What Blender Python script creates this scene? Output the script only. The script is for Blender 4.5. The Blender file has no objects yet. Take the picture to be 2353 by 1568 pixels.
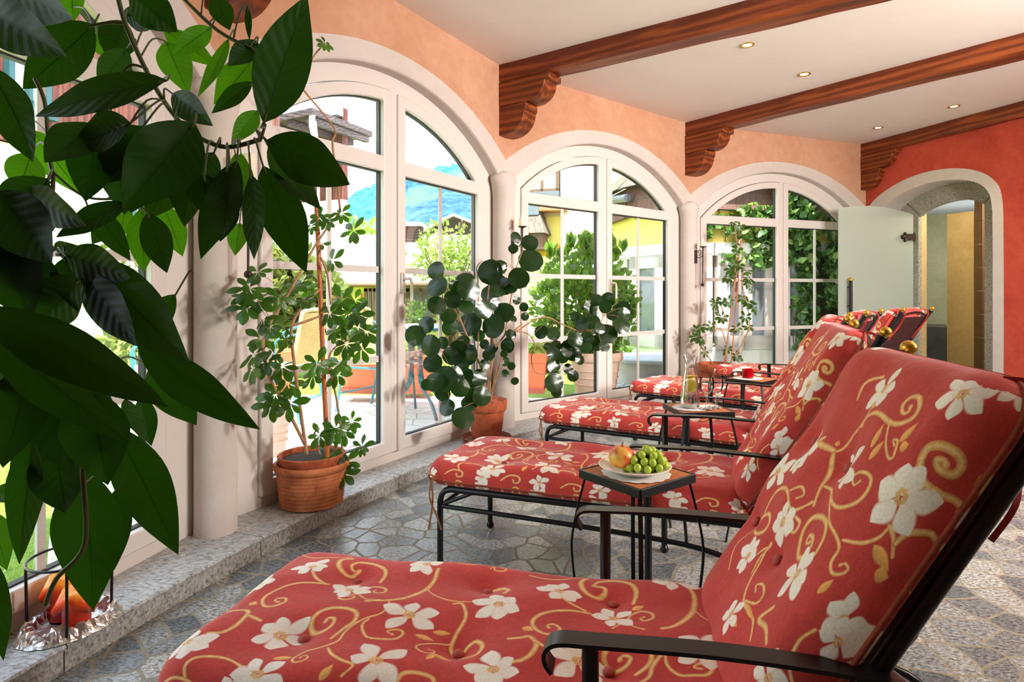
import bpy, bmesh, math, random
import numpy as np
from mathutils import Vector, Matrix

SC = bpy.context.scene
COL = SC.collection
PI = math.pi
# ------------------------------------------------------------------ camera
F, CX, Y0, HC = 1400.0, 1176.5, 672.0, 1.065      # focal length in pixels of a 2353 px wide frame, horizon row, eye height
cam_data = bpy.data.cameras.new('camera')
cam = bpy.data.objects.new('camera', cam_data)
COL.objects.link(cam)
cam.location = (0, 0, HC)
cam.rotation_euler = (PI / 2, 0, 0)
cam_data.sensor_width = 36.0
cam_data.lens = F / 2353.0 * 36.0
cam_data.shift_y = -(784.0 - Y0) / 2353.0
cam_data.clip_start = 0.02
cam_data.clip_end = 3000
SC.camera = cam
# ------------------------------------------------------------------ view
SC.view_settings.view_transform = 'Standard'
SC.view_settings.look = 'None'
SC.view_settings.gamma = 1.0
SC.view_settings.use_curve_mapping = False
SC.view_settings.exposure = 0.5
cy = SC.cycles
cy.max_bounces = 7
cy.diffuse_bounces = 4
cy.glossy_bounces = 3
cy.transmission_bounces = 6
cy.transparent_max_bounces = 12
cy.caustics_reflective = False
cy.caustics_refractive = False
cy.sample_clamp_indirect = 6.0
cy.use_denoising = True
cy.use_adaptive_sampling = True
cy.adaptive_threshold = 0.02
# ------------------------------------------------------------------ sky
world = bpy.data.worlds.new('sky')
SC.world = world
world.use_nodes = True
nt = world.node_tree
nt.nodes.clear()
wo = nt.nodes.new('ShaderNodeOutputWorld')
bg = nt.nodes.new('ShaderNodeBackground')
tc = nt.nodes.new('ShaderNodeTexCoord')
sp = nt.nodes.new('ShaderNodeSeparateXYZ')
rp = nt.nodes.new('ShaderNodeValToRGB')
nt.links.new(tc.outputs['Generated'], sp.inputs[0])
nt.links.new(sp.outputs['Z'], rp.inputs[0])
rp.color_ramp.elements[0].position = 0.0
rp.color_ramp.elements[0].color = (0.93, 0.97, 1.0, 1)
rp.color_ramp.elements[1].position = 0.8
rp.color_ramp.elements[1].color = (0.62, 0.80, 1.0, 1)
nt.links.new(rp.outputs[0], bg.inputs[0])
bg.inputs[1].default_value = 3.0
nt.links.new(bg.outputs[0], wo.inputs[0])
# ------------------------------------------------------------------ lights


def light(name, kind, loc, aim, energy, color=(1, 1, 1), **kw):
    ld = bpy.data.lights.new(name, kind)
    ld.energy = energy
    ld.color = color
    for k, v in kw.items():
        setattr(ld, k, v)
    o = bpy.data.objects.new(name, ld)
    COL.objects.link(o)
    o.location = loc
    o.rotation_euler = (Vector(aim) - Vector(loc)).to_track_quat('-Z', 'Y').to_euler()
    return o


light('sun', 'SUN', (2.2, -2.2, 14), (-.3, 2.2, 0), 12.0, (1.0, 0.96, 0.88), angle=math.radians(2))
light('studio_flash', 'AREA', (4.3, 1.0, 2.25), (1.2, 4.4, 0.9), 62, (1.0, 0.95, 0.89), shape='DISK', size=0.5,
      spread=math.radians(100))
light('ceiling_bounce_fill', 'AREA', (3.3, 0.6, 1.7), (3.0, 2.6, 2.7), 130, (1.0, 0.95, 0.9), shape='DISK', size=0.6)  # added unseen fill, aimed up so the ceiling brightens the room


# ================================================================== helpers
def lin(c):
    return tuple(((v / 255.0) / 12.92 if v / 255.0 <= 0.04045 else ((v / 255.0 + 0.055) / 1.055) ** 2.4) for v in c[:3])


def V(*a):
    return Vector(a)


def W(px, py, d):
    """The point that a view ray through a photograph pixel reaches at depth d metres."""
    return Vector(((px - CX) / F * d, d, HC - (py - Y0) / F * d))


def Wz(px, py, z):
    return W(px, py, F * (HC - z) / (py - Y0))


def children(o):
    return list(o.children)


def tag(o, label=None, cat=None, group=None, kind=None):
    if label: o['label'] = label
    if cat: o['category'] = cat
    if group: o['group'] = group
    if kind: o['kind'] = kind
    return o


def empty(name, loc=(0, 0, 0), rz=0.0, label=None, cat=None, group=None, kind=None):
    o = bpy.data.objects.new(name, None)
    COL.objects.link(o)
    o.location = loc
    o.rotation_euler = (0, 0, rz)
    o.empty_display_size = 0.05
    return tag(o, label, cat, group, kind)


def copy_tree(o, parent=None):
    c = o.copy()
    COL.objects.link(c)
    if parent is not None:
        c.parent = parent
    for ch in children(o):
        copy_tree(ch, c)
    return c


class MB:
    """Collects shapes and links them as ONE mesh object."""

    def __init__(self):
        self.v, self.f, self.m, self.uv = [], [], [], []

    def add(self, vs, fs, mi=0, uvs=None):
        b = len(self.v)
        self.v += [tuple(p) for p in vs]
        for i, f in enumerate(fs):
            self.f.append(tuple(b + k for k in f))
            self.m.append(mi)
            self.uv.append([uvs[k] for k in f] if uvs is not None else None)
        return self

    def box(self, a, b, mi=0):
        x0, y0, z0 = a
        x1, y1, z1 = b
        return self.obox(V(x0, y0, z0), V(x1 - x0, 0, 0), V(0, y1 - y0, 0), V(0, 0, z1 - z0), mi)

    def obox(self, o, ax, ay, az, mi=0):
        o, ax, ay, az = Vector(o), Vector(ax), Vector(ay), Vector(az)
        if ax.cross(ay).dot(az) < 0:
            o = o + az
            az = -az
        vs = [o, o + ax, o + ax + ay, o + ay, o + az, o + ax + az, o + ax + ay + az, o + ay + az]
        return self.add(vs, [(3, 2, 1, 0), (4, 5, 6, 7), (0, 1, 5, 4), (1, 2, 6, 5), (2, 3, 7, 6), (3, 0, 4, 7)], mi)

    def sweep(self, pts, sec, up=None, closed=False, mi=0, scale=None):
        """sweep a closed 2D section (list of (a, b)) along points"""
        pts = [Vector(p) for p in pts]
        n, k = len(pts), len(sec)
        vs = []
        ref = Vector(up) if up is not None else None
        prev = None
        for i in range(n):
            if closed:
                t = pts[(i + 1) % n] - pts[i - 1]
            else:
                t = pts[min(i + 1, n - 1)] - pts[max(i - 1, 0)]
            if t.length < 1e-9:
                t = V(0, 0, 1)
            t.normalize()
            if ref is not None:
                b = ref - t * ref.dot(t)
                if b.length < 1e-4:
                    b = V(1, 0, 0) - t * t.x
            elif prev is None:
                b = (V(0, 0, 1) if abs(t.z) < 0.9 else V(1, 0, 0))
                b = b - t * b.dot(t)
            else:
                b = prev - t * prev.dot(t)
            b.normalize()
            prev = b
            a = t.cross(b)
            s = scale[i] if scale is not None else 1.0
            for (p, q) in sec:
                vs.append(pts[i] + a * (p * s) + b * (q * s))
        fs = []
        m = n if closed else n - 1
        for i in range(m):
            for j in range(k):
                i2, j2 = (i + 1) % n, (j + 1) % k
                fs.append((i * k + j, i * k + j2, i2 * k + j2, i2 * k + j))
        if not closed:
            fs.append(tuple(reversed(range(k))))
            fs.append(tuple((n - 1) * k + j for j in range(k)))
        return self.add(vs, fs, mi)

    def tube(self, pts, r, n=8, closed=False, mi=0):
        rs = list(r) if isinstance(r, (list, tuple)) else None
        base = 1.0 if rs else r
        sec = [(base * math.cos(2 * PI * i / n), base * math.sin(2 * PI * i / n)) for i in range(n)]
        return self.sweep(pts, sec, None, closed, mi, rs)

    def bar(self, pts, w, h, up=(0, 0, 1), mi=0, closed=False):
        sec = [(-w / 2, -h / 2), (w / 2, -h / 2), (w / 2, h / 2), (-w / 2, h / 2)]
        return self.sweep(pts, sec, up, closed, mi)

    def lathe(self, prof, n=24, o=(0, 0, 0), mi=0, axis=None, caps=True):
        o = Vector(o)
        M = Matrix.Identity(3)
        if axis is not None:
            M = Vector(axis).normalized().to_track_quat('Z', 'Y').to_matrix()
        vs = []
        for (r, z) in prof:
            for i in range(n):
                a = 2 * PI * i / n
                vs.append(o + M @ V(r * math.cos(a), r * math.sin(a), z))
        fs = []
        for i in range(len(prof) - 1):
            for j in range(n):
                fs.append((i * n + j, i * n + (j + 1) % n, (i + 1) * n + (j + 1) % n, (i + 1) * n + j))
        if caps:
            if prof[0][0] > 1e-6: fs.append(tuple(reversed(range(n))))
            if prof[-1][0] > 1e-6: fs.append(tuple((len(prof) - 1) * n + j for j in range(n)))
        return self.add(vs, fs, mi)

    def ball(self, c, r, n=12, sz=1.0, mi=0):
        h = max(4, n // 2)
        prof = [(max(1e-7, r * math.sin(PI * i / h)), -r * sz * math.cos(PI * i / h)) for i in range(h + 1)]
        return self.lathe(prof, n, c, mi, caps=False)

    def ring2(self, inner, outer, fn, w0, w1, mi=0, mi_in=None):
        """a flat ring between two closed outlines of (u, z), extruded from w0 to w1 by the map fn(u, w, z)"""
        k = len(inner)
        vs = [fn(u, w0, z) for u, z in inner] + [fn(u, w0, z) for u, z in outer] + \
             [fn(u, w1, z) for u, z in inner] + [fn(u, w1, z) for u, z in outer]
        fs = []
        for i in range(k):
            j = (i + 1) % k
            fs.append((i, j, k + j, k + i))
            fs.append((2 * k + j, 2 * k + i, 3 * k + i, 3 * k + j))
            fs.append((j, i, 2 * k + i, 2 * k + j))
            fs.append((k + i, k + j, 3 * k + j, 3 * k + i))
        return self.add(vs, fs, mi)

    def prism(self, poly, ax_o, ex, ey, ez, mi=0):
        """polygon of (a, b) in the plane ex, ey at ax_o, extruded by ez"""
        ax_o, ex, ey, ez = Vector(ax_o), Vector(ex), Vector(ey), Vector(ez)
        k = len(poly)
        vs = [ax_o + ex * a + ey * b for a, b in poly]
        vs += [p + ez for p in vs]
        fs = [tuple(reversed(range(k))), tuple(range(k, 2 * k))]
        for i in range(k):
            j = (i + 1) % k
            fs.append((i, j, k + j, k + i))
        return self.add(vs, fs, mi)

    def build(self, name, mats, parent=None, smooth=40, label=None, cat=None, group=None, kind=None, bevel=0.0, fix=True):
        me = bpy.data.meshes.new(name)
        me.from_pydata(self.v, [], self.f)
        if not isinstance(mats, (list, tuple)):
            mats = [mats]
        for m in mats:
            me.materials.append(m)
        if len(mats) > 1:
            me.polygons.foreach_set('material_index', self.m)
        if any(u is not None for u in self.uv):
            ul = me.uv_layers.new(name='UVMap')
            flat = []
            for i, f in enumerate(self.f):
                u = self.uv[i]
                for k in range(len(f)):
                    flat += list(u[k]) if u is not None else [0.0, 0.0]
            ul.data.foreach_set('uv', flat)
        if smooth:
            me.polygons.foreach_set('use_smooth', [True] * len(me.polygons))
        me.update()
        if fix:
            bm = bmesh.new()
            bm.from_mesh(me)
            bmesh.ops.recalc_face_normals(bm, faces=bm.faces)
            bm.to_mesh(me)
            bm.free()
        if smooth and smooth < 180:
            me.set_sharp_from_angle(angle=math.radians(smooth))
        o = bpy.data.objects.new(name, me)
        COL.objects.link(o)
        if parent is not None:
            o.parent = parent
        if bevel:
            md = o.modifiers.new('soft_edges', 'BEVEL')
            md.width = bevel
            md.segments = 2
            md.limit_method = 'ANGLE'
            md.angle_limit = math.radians(50)
        return tag(o, label, cat, group, kind)


def spline(pts, n=8, closed=False):
    """Catmull-Rom through points of any dimension"""
    P = [np.array(p, float) for p in pts]
    m = len(P)
    out = []
    rng = range(m) if closed else range(m - 1)
    for i in rng:
        if closed:
            p0, p1, p2, p3 = P[i - 1], P[i], P[(i + 1) % m], P[(i + 2) % m]
        else:
            p0, p1, p2, p3 = P[max(i - 1, 0)], P[i], P[i + 1], P[min(i + 2, m - 1)]
        for k in range(n):
            t = k / n
            out.append(0.5 * (2 * p1 + (p2 - p0) * t + (2 * p0 - 5 * p1 + 4 * p2 - p3) * t * t + (3 * p1 - p0 - 3 * p2 + p3) * t ** 3))
    if not closed:
        out.append(P[-1])
    return out


def lerp(a, b, t):
    return a + (b - a) * t


# ------------------------------------------------------------------ materials
class NT:
    def __init__(self, name):
        self.mat = bpy.data.materials.new(name)
        self.mat.use_nodes = True
        self.t = self.mat.node_tree
        self.t.nodes.clear()
        self.out = self.n('ShaderNodeOutputMaterial')

    def n(self, kind, **kw):
        nd = self.t.nodes.new(kind)
        for k, v in kw.items():
            setattr(nd, k, v)
        return nd

    def l(self, a, b):
        self.t.links.new(a, b)

    def setin(self, nd, key, val):
        if hasattr(val, 'is_output'):
            self.l(val, nd.inputs[key])
        elif val is not None:
            nd.inputs[key].default_value = val

    def coord(self, kind='Object', scale=(1, 1, 1), rot=(0, 0, 0)):
        c = self.n('ShaderNodeTexCoord')
        m = self.n('ShaderNodeMapping')
        m.inputs['Scale'].default_value = scale
        m.inputs['Rotation'].default_value = rot
        self.l(c.outputs[kind], m.inputs['Vector'])
        return m.outputs[0]

    def noise(self, co, scale, detail=4, rough=0.55, dist=0.0, out='Fac'):
        nd = self.n('ShaderNodeTexNoise')
        self.setin(nd, 'Vector', co)
        nd.inputs['Scale'].default_value = scale
        nd.inputs['Detail'].default_value = detail
        nd.inputs['Roughness'].default_value = rough
        nd.inputs['Distortion'].default_value = dist
        return nd.outputs[out]

    def ramp(self, fac, stops, interp='LINEAR'):
        r = self.n('ShaderNodeValToRGB')
        r.color_ramp.interpolation = interp
        el = r.color_ramp.elements
        while len(el) > 1:
            el.remove(el[-1])
        for i, (p, c) in enumerate(stops):
            e = el[0] if i == 0 else el.new(p)
            e.position = p
            e.color = (*c, 1) if len(c) == 3 else c
        self.setin(r, 'Fac', fac)
        return r.outputs[0]

    def mix(self, fac, a, b, mode='MIX'):
        m = self.n('ShaderNodeMix', data_type='RGBA', blend_type=mode)
        self.setin(m, 0, fac)
        for key, val in ((6, a), (7, b)):
            if isinstance(val, tuple) and len(val) == 3:
                val = (*val, 1)
            self.setin(m, key, val)
        return m.outputs[2]

    def math(self, op, a, b=None, c=None, clamp=False):
        m = self.n('ShaderNodeMath', operation=op, use_clamp=clamp)
        for i, v in enumerate((a, b, c)):
            if v is not None:
                self.setin(m, i, v)
        return m.outputs[0]

    def bump(self, h, strength=0.3, dist=0.01):
        b = self.n('ShaderNodeBump')
        b.inputs['Strength'].default_value = strength
        b.inputs['Distance'].default_value = dist
        self.l(h, b.inputs['Height'])
        return b.outputs[0]

    def principled(self, color=None, rough=0.5, metal=0.0, normal=None, spec=0.5, **kw):
        p = self.n('ShaderNodeBsdfPrincipled')
        if isinstance(color, tuple) and len(color) == 3:
            color = (*color, 1)
        self.setin(p, 'Base Color', color)
        self.setin(p, 'Roughness', rough)
        self.setin(p, 'Metallic', metal)
        self.setin(p, 'Specular IOR Level', spec)
        if normal is not None:
            self.l(normal, p.inputs['Normal'])
        for k, v in kw.items():
            self.setin(p, k, v)
        return p.outputs[0]

    def done(self, shader):
        self.l(shader, self.out.inputs['Surface'])
        return self.mat


def plain(name, rgb, rough=0.5, metal=0.0, var=0.06, scale=12.0, bump=0.0, bscale=60.0, spec=0.5, bdist=0.004):
    """one colour with a little mottling of its own"""
    t = NT(name)
    co = t.coord('Object')
    c = lin(rgb)
    f = t.noise(co, scale, 4)
    col = t.ramp(f, [(0.3, tuple(max(0, v * (1 - var)) for v in c)), (0.7, tuple(min(1, v * (1 + var)) for v in c))])
    nrm = None
    if bump:
        nrm = t.bump(t.noise(co, bscale, 3), bump, bdist)
    return t.done(t.principled(col, rough, metal, nrm, spec))


def emit(name, rgb, strength):
    t = NT(name)
    e = t.n('ShaderNodeEmission')
    e.inputs[0].default_value = (*lin(rgb), 1)
    e.inputs[1].default_value = strength
    return t.done(e.outputs[0])


def glass_thin(name, tint=(1, 1, 1), refl=0.5, rough=0.0, base=0.03):
    t = NT(name)
    tr = t.n('ShaderNodeBsdfTransparent')
    tr.inputs[0].default_value = (*tint, 1)
    g = t.n('ShaderNodeBsdfGlossy')
    g.inputs['Roughness'].default_value = rough
    lw = t.n('ShaderNodeLayerWeight')
    lw.inputs['Blend'].default_value = 0.25
    f = t.math('MULTIPLY_ADD', lw.outputs['Fresnel'], refl, base)
    mx = t.n('ShaderNodeMixShader')
    t.l(f, mx.inputs[0])
    t.l(tr.outputs[0], mx.inputs[1])
    t.l(g.outputs[0], mx.inputs[2])
    return t.done(mx.outputs[0])


def plaster(name, rgb, rgb2, rough=0.85, scale=1.6, bump=0.25):
    t = NT(name)
    co = t.coord('Object')
    f = t.noise(co, scale, 6, 0.62, 0.6)
    f2 = t.noise(co, scale * 9, 4, 0.6)
    ff = t.math('MULTIPLY_ADD', f2, 0.35, t.math('MULTIPLY', f, 0.65))
    col = t.ramp(ff, [(0.33, lin(rgb2)), (0.62, lin(rgb))])
    nrm = t.bump(t.noise(co, 70, 4, 0.6), bump, 0.006)
    return t.done(t.principled(col, rough, 0, nrm, 0.25))


def wood(name, rgb_d, rgb_l, scale=1.0, axis=0, rough=0.45):
    t = NT(name)
    s = [9.0 * scale, 9.0 * scale, 9.0 * scale]
    s[axis] = 0.9 * scale
    co = t.coord('Object', tuple(s))
    w = t.n('ShaderNodeTexWave', wave_type='RINGS', rings_direction='XYZ'[axis])
    t.l(co, w.inputs['Vector'])
    w.inputs['Scale'].default_value = 0.9
    w.inputs['Distortion'].default_value = 7.0
    w.inputs['Detail'].default_value = 3.0
    w.inputs['Detail Scale'].default_value = 1.2
    n = t.noise(co, 3.0, 6, 0.7)
    f = t.math('MULTIPLY_ADD', n, 0.78, t.math('MULTIPLY', w.outputs['Fac'], 0.2))
    col = t.ramp(f, [(0.25, tuple(v * 0.45 for v in lin(rgb_d))), (0.45, lin(rgb_d)), (0.68, lin(rgb_l))])
    nrm = t.bump(f, 0.15, 0.005)
    return t.done(t.principled(col, rough, 0, nrm, 0.4))


def leaf_mat(name, rgb, trans, vein=(1.6, 1.5, 1.2), gloss=0.3, tw=0.45, nv=9.0, var=0.35, spec=0.5, bstr=0.14):
    """leaf with midrib and side veins from its own UVs (u along the blade, v across it), letting light through"""
    t = NT(name)
    uv = t.n('ShaderNodeUVMap')
    s = t.n('ShaderNodeSeparateXYZ')
    t.l(uv.outputs[0], s.inputs[0])
    av = t.math('ABSOLUTE', t.math('SUBTRACT', s.outputs['Y'], 0.5))
    ph = t.math('FRACT', t.math('SUBTRACT', t.math('MULTIPLY', s.outputs['X'], nv), t.math('MULTIPLY', av, 3.2)))
    dv = t.math('ABSOLUTE', t.math('SUBTRACT', ph, 0.5))
    side = t.math('LESS_THAN', dv, 0.045)
    rib = t.math('LESS_THAN', av, 0.018)
    vn = t.math('MAXIMUM', t.math('MULTIPLY', side, 0.4), rib)
    oi = t.n('ShaderNodeNewGeometry')
    rnd = oi.outputs['Random Per Island']
    c = lin(rgb)
    base = t.ramp(rnd, [(0.0, tuple(v * (1 - var) for v in c)), (1.0, tuple(v * (1 + var) for v in c))])
    col = t.mix(vn, base, tuple(min(1, c[i] * vein[i]) for i in range(3)))
    hgt = t.math('MULTIPLY', t.math('ABSOLUTE', t.math('SUBTRACT', ph, 0.5)), -1.0)
    nrm = t.bump(hgt, bstr, 0.006)
    p = t.principled(col, gloss, 0, nrm, spec)
    tr = t.n('ShaderNodeBsdfTranslucent')
    tc_ = lin(trans)
    tcol = t.mix(vn, t.ramp(rnd, [(0.0, tuple(v * 0.7 for v in tc_)), (1.0, tuple(v * 1.2 for v in tc_))]), tuple(v * 0.5 for v in tc_))
    t.l(tcol, tr.inputs[0])
    mx = t.n('ShaderNodeMixShader')
    mx.inputs[0].default_value = tw
    t.l(p, mx.inputs[1])
    t.l(tr.outputs[0], mx.inputs[2])
    return t.done(mx.outputs[0])


# ================================================================== shared materials
M = {}
M['peach'] = plaster('peach_plaster', (203, 156, 125), (186, 132, 100), bump=0.22)
M['white_plaster'] = plaster('white_plaster', (207, 196, 188), (196, 183, 174), bump=0.35)
M['ceiling'] = plaster('ceiling_paint', (236, 226, 218), (232, 220, 211), bump=0.04)
M['red_plaster'] = plaster('red_plaster', (196, 80, 60), (168, 58, 42), scale=2.6, bump=0.2)
M['ochre'] = plaster('ochre_plaster', (214, 186, 134), (190, 158, 106), scale=2.2)
M['greygreen'] = plaster('olive_plaster', (196, 192, 158), (168, 166, 136), scale=2.0)
M['pvc'] = plain('white_window_plastic', (217, 208, 201), 0.35, var=0.015)
M['rubber'] = plain('black_gasket', (22, 22, 24), 0.6)
M['pane'] = glass_thin('window_glass', (0.97, 0.99, 0.985), 0.35, 0.0, 0.012)
M['metal_w'] = plain('satin_metal', (214, 208, 200), 0.3, 0.6, var=0.02)
M['beam'] = wood('beam_wood', (108, 44, 18), (150, 74, 30), 1.0, 0, 0.42)
M['corbel'] = wood('corbel_wood', (108, 46, 18), (156, 80, 32), .8, 0, 0.45)
M['black_iron'] = plain('black_painted_iron', (20, 20, 22), 0.32, 0.3, var=0.1)
M['brown_iron'] = plain('dark_brown_iron', (52, 34, 28), 0.38, 0.4, var=0.1)
M['gold'] = plain('brass_gold', (206, 160, 62), 0.28, 0.85, var=0.08)
M['wicker'] = plain('dark_wicker', (58, 26, 22), 0.6, var=0.2, scale=80)
M['wax'] = plain('ivory_wax', (242, 226, 196), 0.5, var=0.03)
M['tile_terra'] = None


def floor_mat():
    t = NT('crazy_paving_granite')
    co = t.coord('Object')
    w = t.noise(co, 2.2, 2, 0.5, out='Color')
    v = t.n('ShaderNodeVectorMath', operation='MULTIPLY_ADD')
    t.l(w, v.inputs[0])
    v.inputs[1].default_value = (0.16, 0.16, 0)
    t.l(co, v.inputs[2])
    co2 = v.outputs[0]
    ve = t.n('ShaderNodeTexVoronoi', feature='DISTANCE_TO_EDGE', voronoi_dimensions='2D')
    vc = t.n('ShaderNodeTexVoronoi', feature='F1', voronoi_dimensions='2D')
    for nd in (ve, vc):
        t.l(co2, nd.inputs['Vector'])
        nd.inputs['Scale'].default_value = 9.2
        nd.inputs['Randomness'].default_value = 0.95
    edge = t.math('MULTIPLY_ADD', t.noise(co, 40, 3), 0.03, ve.outputs['Distance'])
    stone = t.ramp(edge, [(0.050, (0, 0, 0)), (0.072, (1, 1, 1))])
    sep = t.n('ShaderNodeSeparateColor')
    t.l(vc.outputs['Color'], sep.inputs[0])
    tone = t.ramp(sep.outputs[0], [(0.0, lin((104, 110, 114))), (0.45, lin((148, 151, 151))), (0.8, lin((182, 181, 176))), (1.0, lin((104, 110, 114)))])
    co3 = t.coord('Object', (44, 80, 44), (0, 0, 0.6))
    sp1 = t.noise(co3, 1.5, 5, 0.75)
    spk = t.ramp(sp1, [(0.41, (0.24, 0.25, 0.26)), (0.49, (0.86, 0.86, 0.86)), (0.61, (1.5, 1.5, 1.47))])
    col = t.mix(1.0, tone, spk, 'MULTIPLY')
    grout = t.ramp(t.noise(co, 55, 4), [(0.3, lin((128, 118, 98))), (0.7, lin((160, 150, 128)))])
    c = t.mix(stone, grout, col)
    sep2 = t.n('ShaderNodeSeparateColor')
    t.l(stone, sep2.inputs[0])
    hgt = t.math('MULTIPLY_ADD', sp1, 0.22, sep2.outputs[0])
    nrm = t.bump(hgt, 0.28, 0.005)
    rg = t.math('MULTIPLY_ADD', sep2.outputs[0], -0.54, 0.72)
    rg = t.math('MULTIPLY_ADD', t.noise(co, 9, 3), 0.16, rg)
    return t.done(t.principled(c, rg, 0, nrm, 0.55))


def granite_mat(name, tint=(1, 1, 1), rough=0.4, s=1.0, rotz=0.0):
    t = NT(name)
    co = t.coord('Object', (55 * s, 120 * s, 90 * s), (0, 0, rotz))
    a = t.noise(co, 1.0, 5, 0.75)
    b = t.noise(t.coord('Object'), 3.5, 4, 0.6)
    col = t.ramp(a, [(0.34, tuple(v * k for v, k in zip(lin((62, 62, 66)), tint))), (0.47, tuple(v * k for v, k in zip(lin((172, 172, 170)), tint))),
                     (0.66, tuple(v * k for v, k in zip(lin((228, 227, 224)), tint)))])
    col = t.mix(t.math('MULTIPLY', b, 0.38), col, tuple(v * k for v, k in zip(lin((118, 108, 92)), tint)))
    return t.done(t.principled(col, rough, 0, t.bump(a, 0.4, 0.004), 0.5))


M['floor'] = floor_mat()
M['granite'] = granite_mat('sill_granite', (1.0, 1.0, 1.0), 0.42, 0.8, 0.5)
M['stone'] = granite_mat('door_granite', (0.82, 0.76, 0.66), 0.8, 1.0)


def terracotta(name, rgb, rgb2, ring=0.0):
    t = NT(name)
    co = t.coord('Object')
    n = t.noise(co, 14, 6, 0.65, 0.4)
    col = t.ramp(n, [(0.36, lin(rgb2)), (0.56, lin(rgb)), (0.74, tuple(min(1, v * 1.2) for v in lin(rgb)))])
    st = t.noise(co, 46, 4, 0.7)
    col = t.mix(t.ramp(st, [(0.62, (0, 0, 0)), (0.72, (0.5, 0.5, 0.5))]), col, lin((222, 190, 150)))
    return t.done(t.principled(col, 0.7, 0, t.bump(n, 0.25, 0.006), 0.3))


M['terra'] = terracotta('terracotta', (186, 96, 58), (150, 70, 42))
M['terra2'] = terracotta('weathered_terracotta', (190, 112, 68), (156, 82, 48))
M['soil'] = plain('potting_soil', (48, 34, 24), 0.95, var=0.5, scale=60, bump=0.8, bscale=90, bdist=0.01)
M['bark'] = plain('pale_bark', (168, 124, 88), 0.7, var=0.25, scale=30, bump=0.4, bscale=60)
M['bark_d'] = plain('dark_bark', (92, 66, 42), 0.75, var=0.3, scale=40, bump=0.5, bscale=60)
M['stem_g'] = plain('green_stem', (74, 84, 40), 0.5, var=0.2, scale=30)
M['bamboo'] = plain('bamboo_cane', (190, 104, 52), 0.4, var=0.15, scale=10)


# ================================================================== the room
H = 2.715
RC = V(5.24, 0.0074, 0)
RR = 6.92


def circ(a, r=RR):
    return V(RC.x + r * math.cos(math.radians(a)), RC.y + r * math.sin(math.radians(a)), 0)


P = [circ(197.6), circ(178.2), V(-1.211, 2.509, 0), V(-0.053, 4.485, 0), V(1.742, 5.969, 0), V(3.959, 6.814, 0)]


class Facet:
    def __init__(self, a, b):
        self.a = Vector(a)
        self.d = (Vector(b) - self.a)
        self.L = self.d.length
        self.d.normalize()
        self.n = V(-self.d.y, self.d.x, 0)

    def __call__(self, u, w, z):
        return self.a + self.d * u + self.n * w + V(0, 0, z)


FAC = [Facet(P[i], P[i + 1]) for i in range(5)]
SILL = 0.08


def arc(u, L, R, zc):
    x = u - L / 2
    return zc + math.sqrt(max(R * R - x * x, 1e-4))


def arch_in(u, L):
    return arc(u, L, 1.611, 0.709)


def arch_out(u, L):
    return arc(u, L, 1.915, 0.515)


# floor
mb = MB()
mb.add([(-2.6, -4.6, 0), (9.5, -4.6, 0), (9.5, 10.9, 0), (-2.6, 10.9, 0)], [(0, 1, 2, 3)])
mb.build('floor', M['floor'], kind='structure')

# ledge of granite blocks along the windows
mb = MB()
a0 = 94.0
k = 0
random.seed(4)
while a0 < 222:
    a1 = a0 + random.uniform(6.2, 8.5)
    prof = [(6.712, 0.0), (6.712, 0.062), (6.702, 0.066), (6.700, 0.074), (6.706, 0.080), (7.16, 0.080), (7.16, 0.0)]
    n = 8
    vs, fs = [], []
    for i in range(n + 1):
        a = lerp(a0 + 0.018, a1 - 0.018, i / n)
        for r, z in prof:
            p = circ(a, r)
            vs.append((p.x, p.y, z))
    kk = len(prof)
    for i in range(n):
        for j in range(kk):
            j2 = (j + 1) % kk
            fs.append((i * kk + j, i * kk + j2, (i + 1) * kk + j2, (i + 1) * kk + j))
    fs.append(tuple(range(kk)))
    fs.append(tuple(n * kk + j for j in reversed(range(kk))))
    mb.add(vs, fs)
    a0 = a1
mb.build('trim_1', M['granite'], kind='structure', label='granite ledge under the windows')

# ceiling
mb = MB()
poly = [circ(a, 7.15) for a in (102, 120.4, 139.8, 158.8, 178.2, 197.6, 216)] + [V(0, -4.7, 0), V(7.4, -4.7, 0), V(7.4, 4.5, 0), V(5.2, 8.0, 0)]
mb.prism([(p.x, p.y) for p in poly], V(0, 0, H), V(1, 0, 0), V(0, 1, 0), V(0, 0, 0.25))
mb.build('ceiling', M['ceiling'], kind='structure', smooth=0)

# window wall, one mesh per bay
WALLN = ['wall_entrance_left', 'wall_near_left', 'wall_left', 'wall_middle', 'wall_far']
for i, f in enumerate(FAC):
    mb = MB()
    if i == 0:
        mb.obox(f(0, 0, 0), f.d * f.L, f.n * .17, V(0, 0, H))
        mb.build(WALLN[i], M['peach'], kind='structure', smooth=0)
        continue
    N = 48
    us = [f.L * j / N for j in range(N + 1)]
    rows = [[f(u, 0, H) for u in us], [f(u, 0, arch_out(u, f.L)) for u in us],
            [f(u, 0, arch_in(u, f.L) + 0.014) for u in us], [f(u, 0.005, arch_in(u, f.L) + 0.004) for u in us],
            [f(u, 0.018, arch_in(u, f.L)) for u in us], [f(u, 0.17, arch_in(u, f.L)) for u in us], [f(u, 0.17, H) for u in us]]
    mats_ = [0, 1, 1, 1, 1, 1]
    for r in range(len(rows) - 1):
        vs = rows[r] + rows[r + 1]
        fs = [(j, j + 1, N + 1 + j + 1, N + 1 + j) for j in range(N)]
        mb.add(vs, fs, mats_[r])
    mb.build(WALLN[i], [M['peach'], M['white_plaster']], kind='structure', smooth=50, fix=False)

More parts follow.
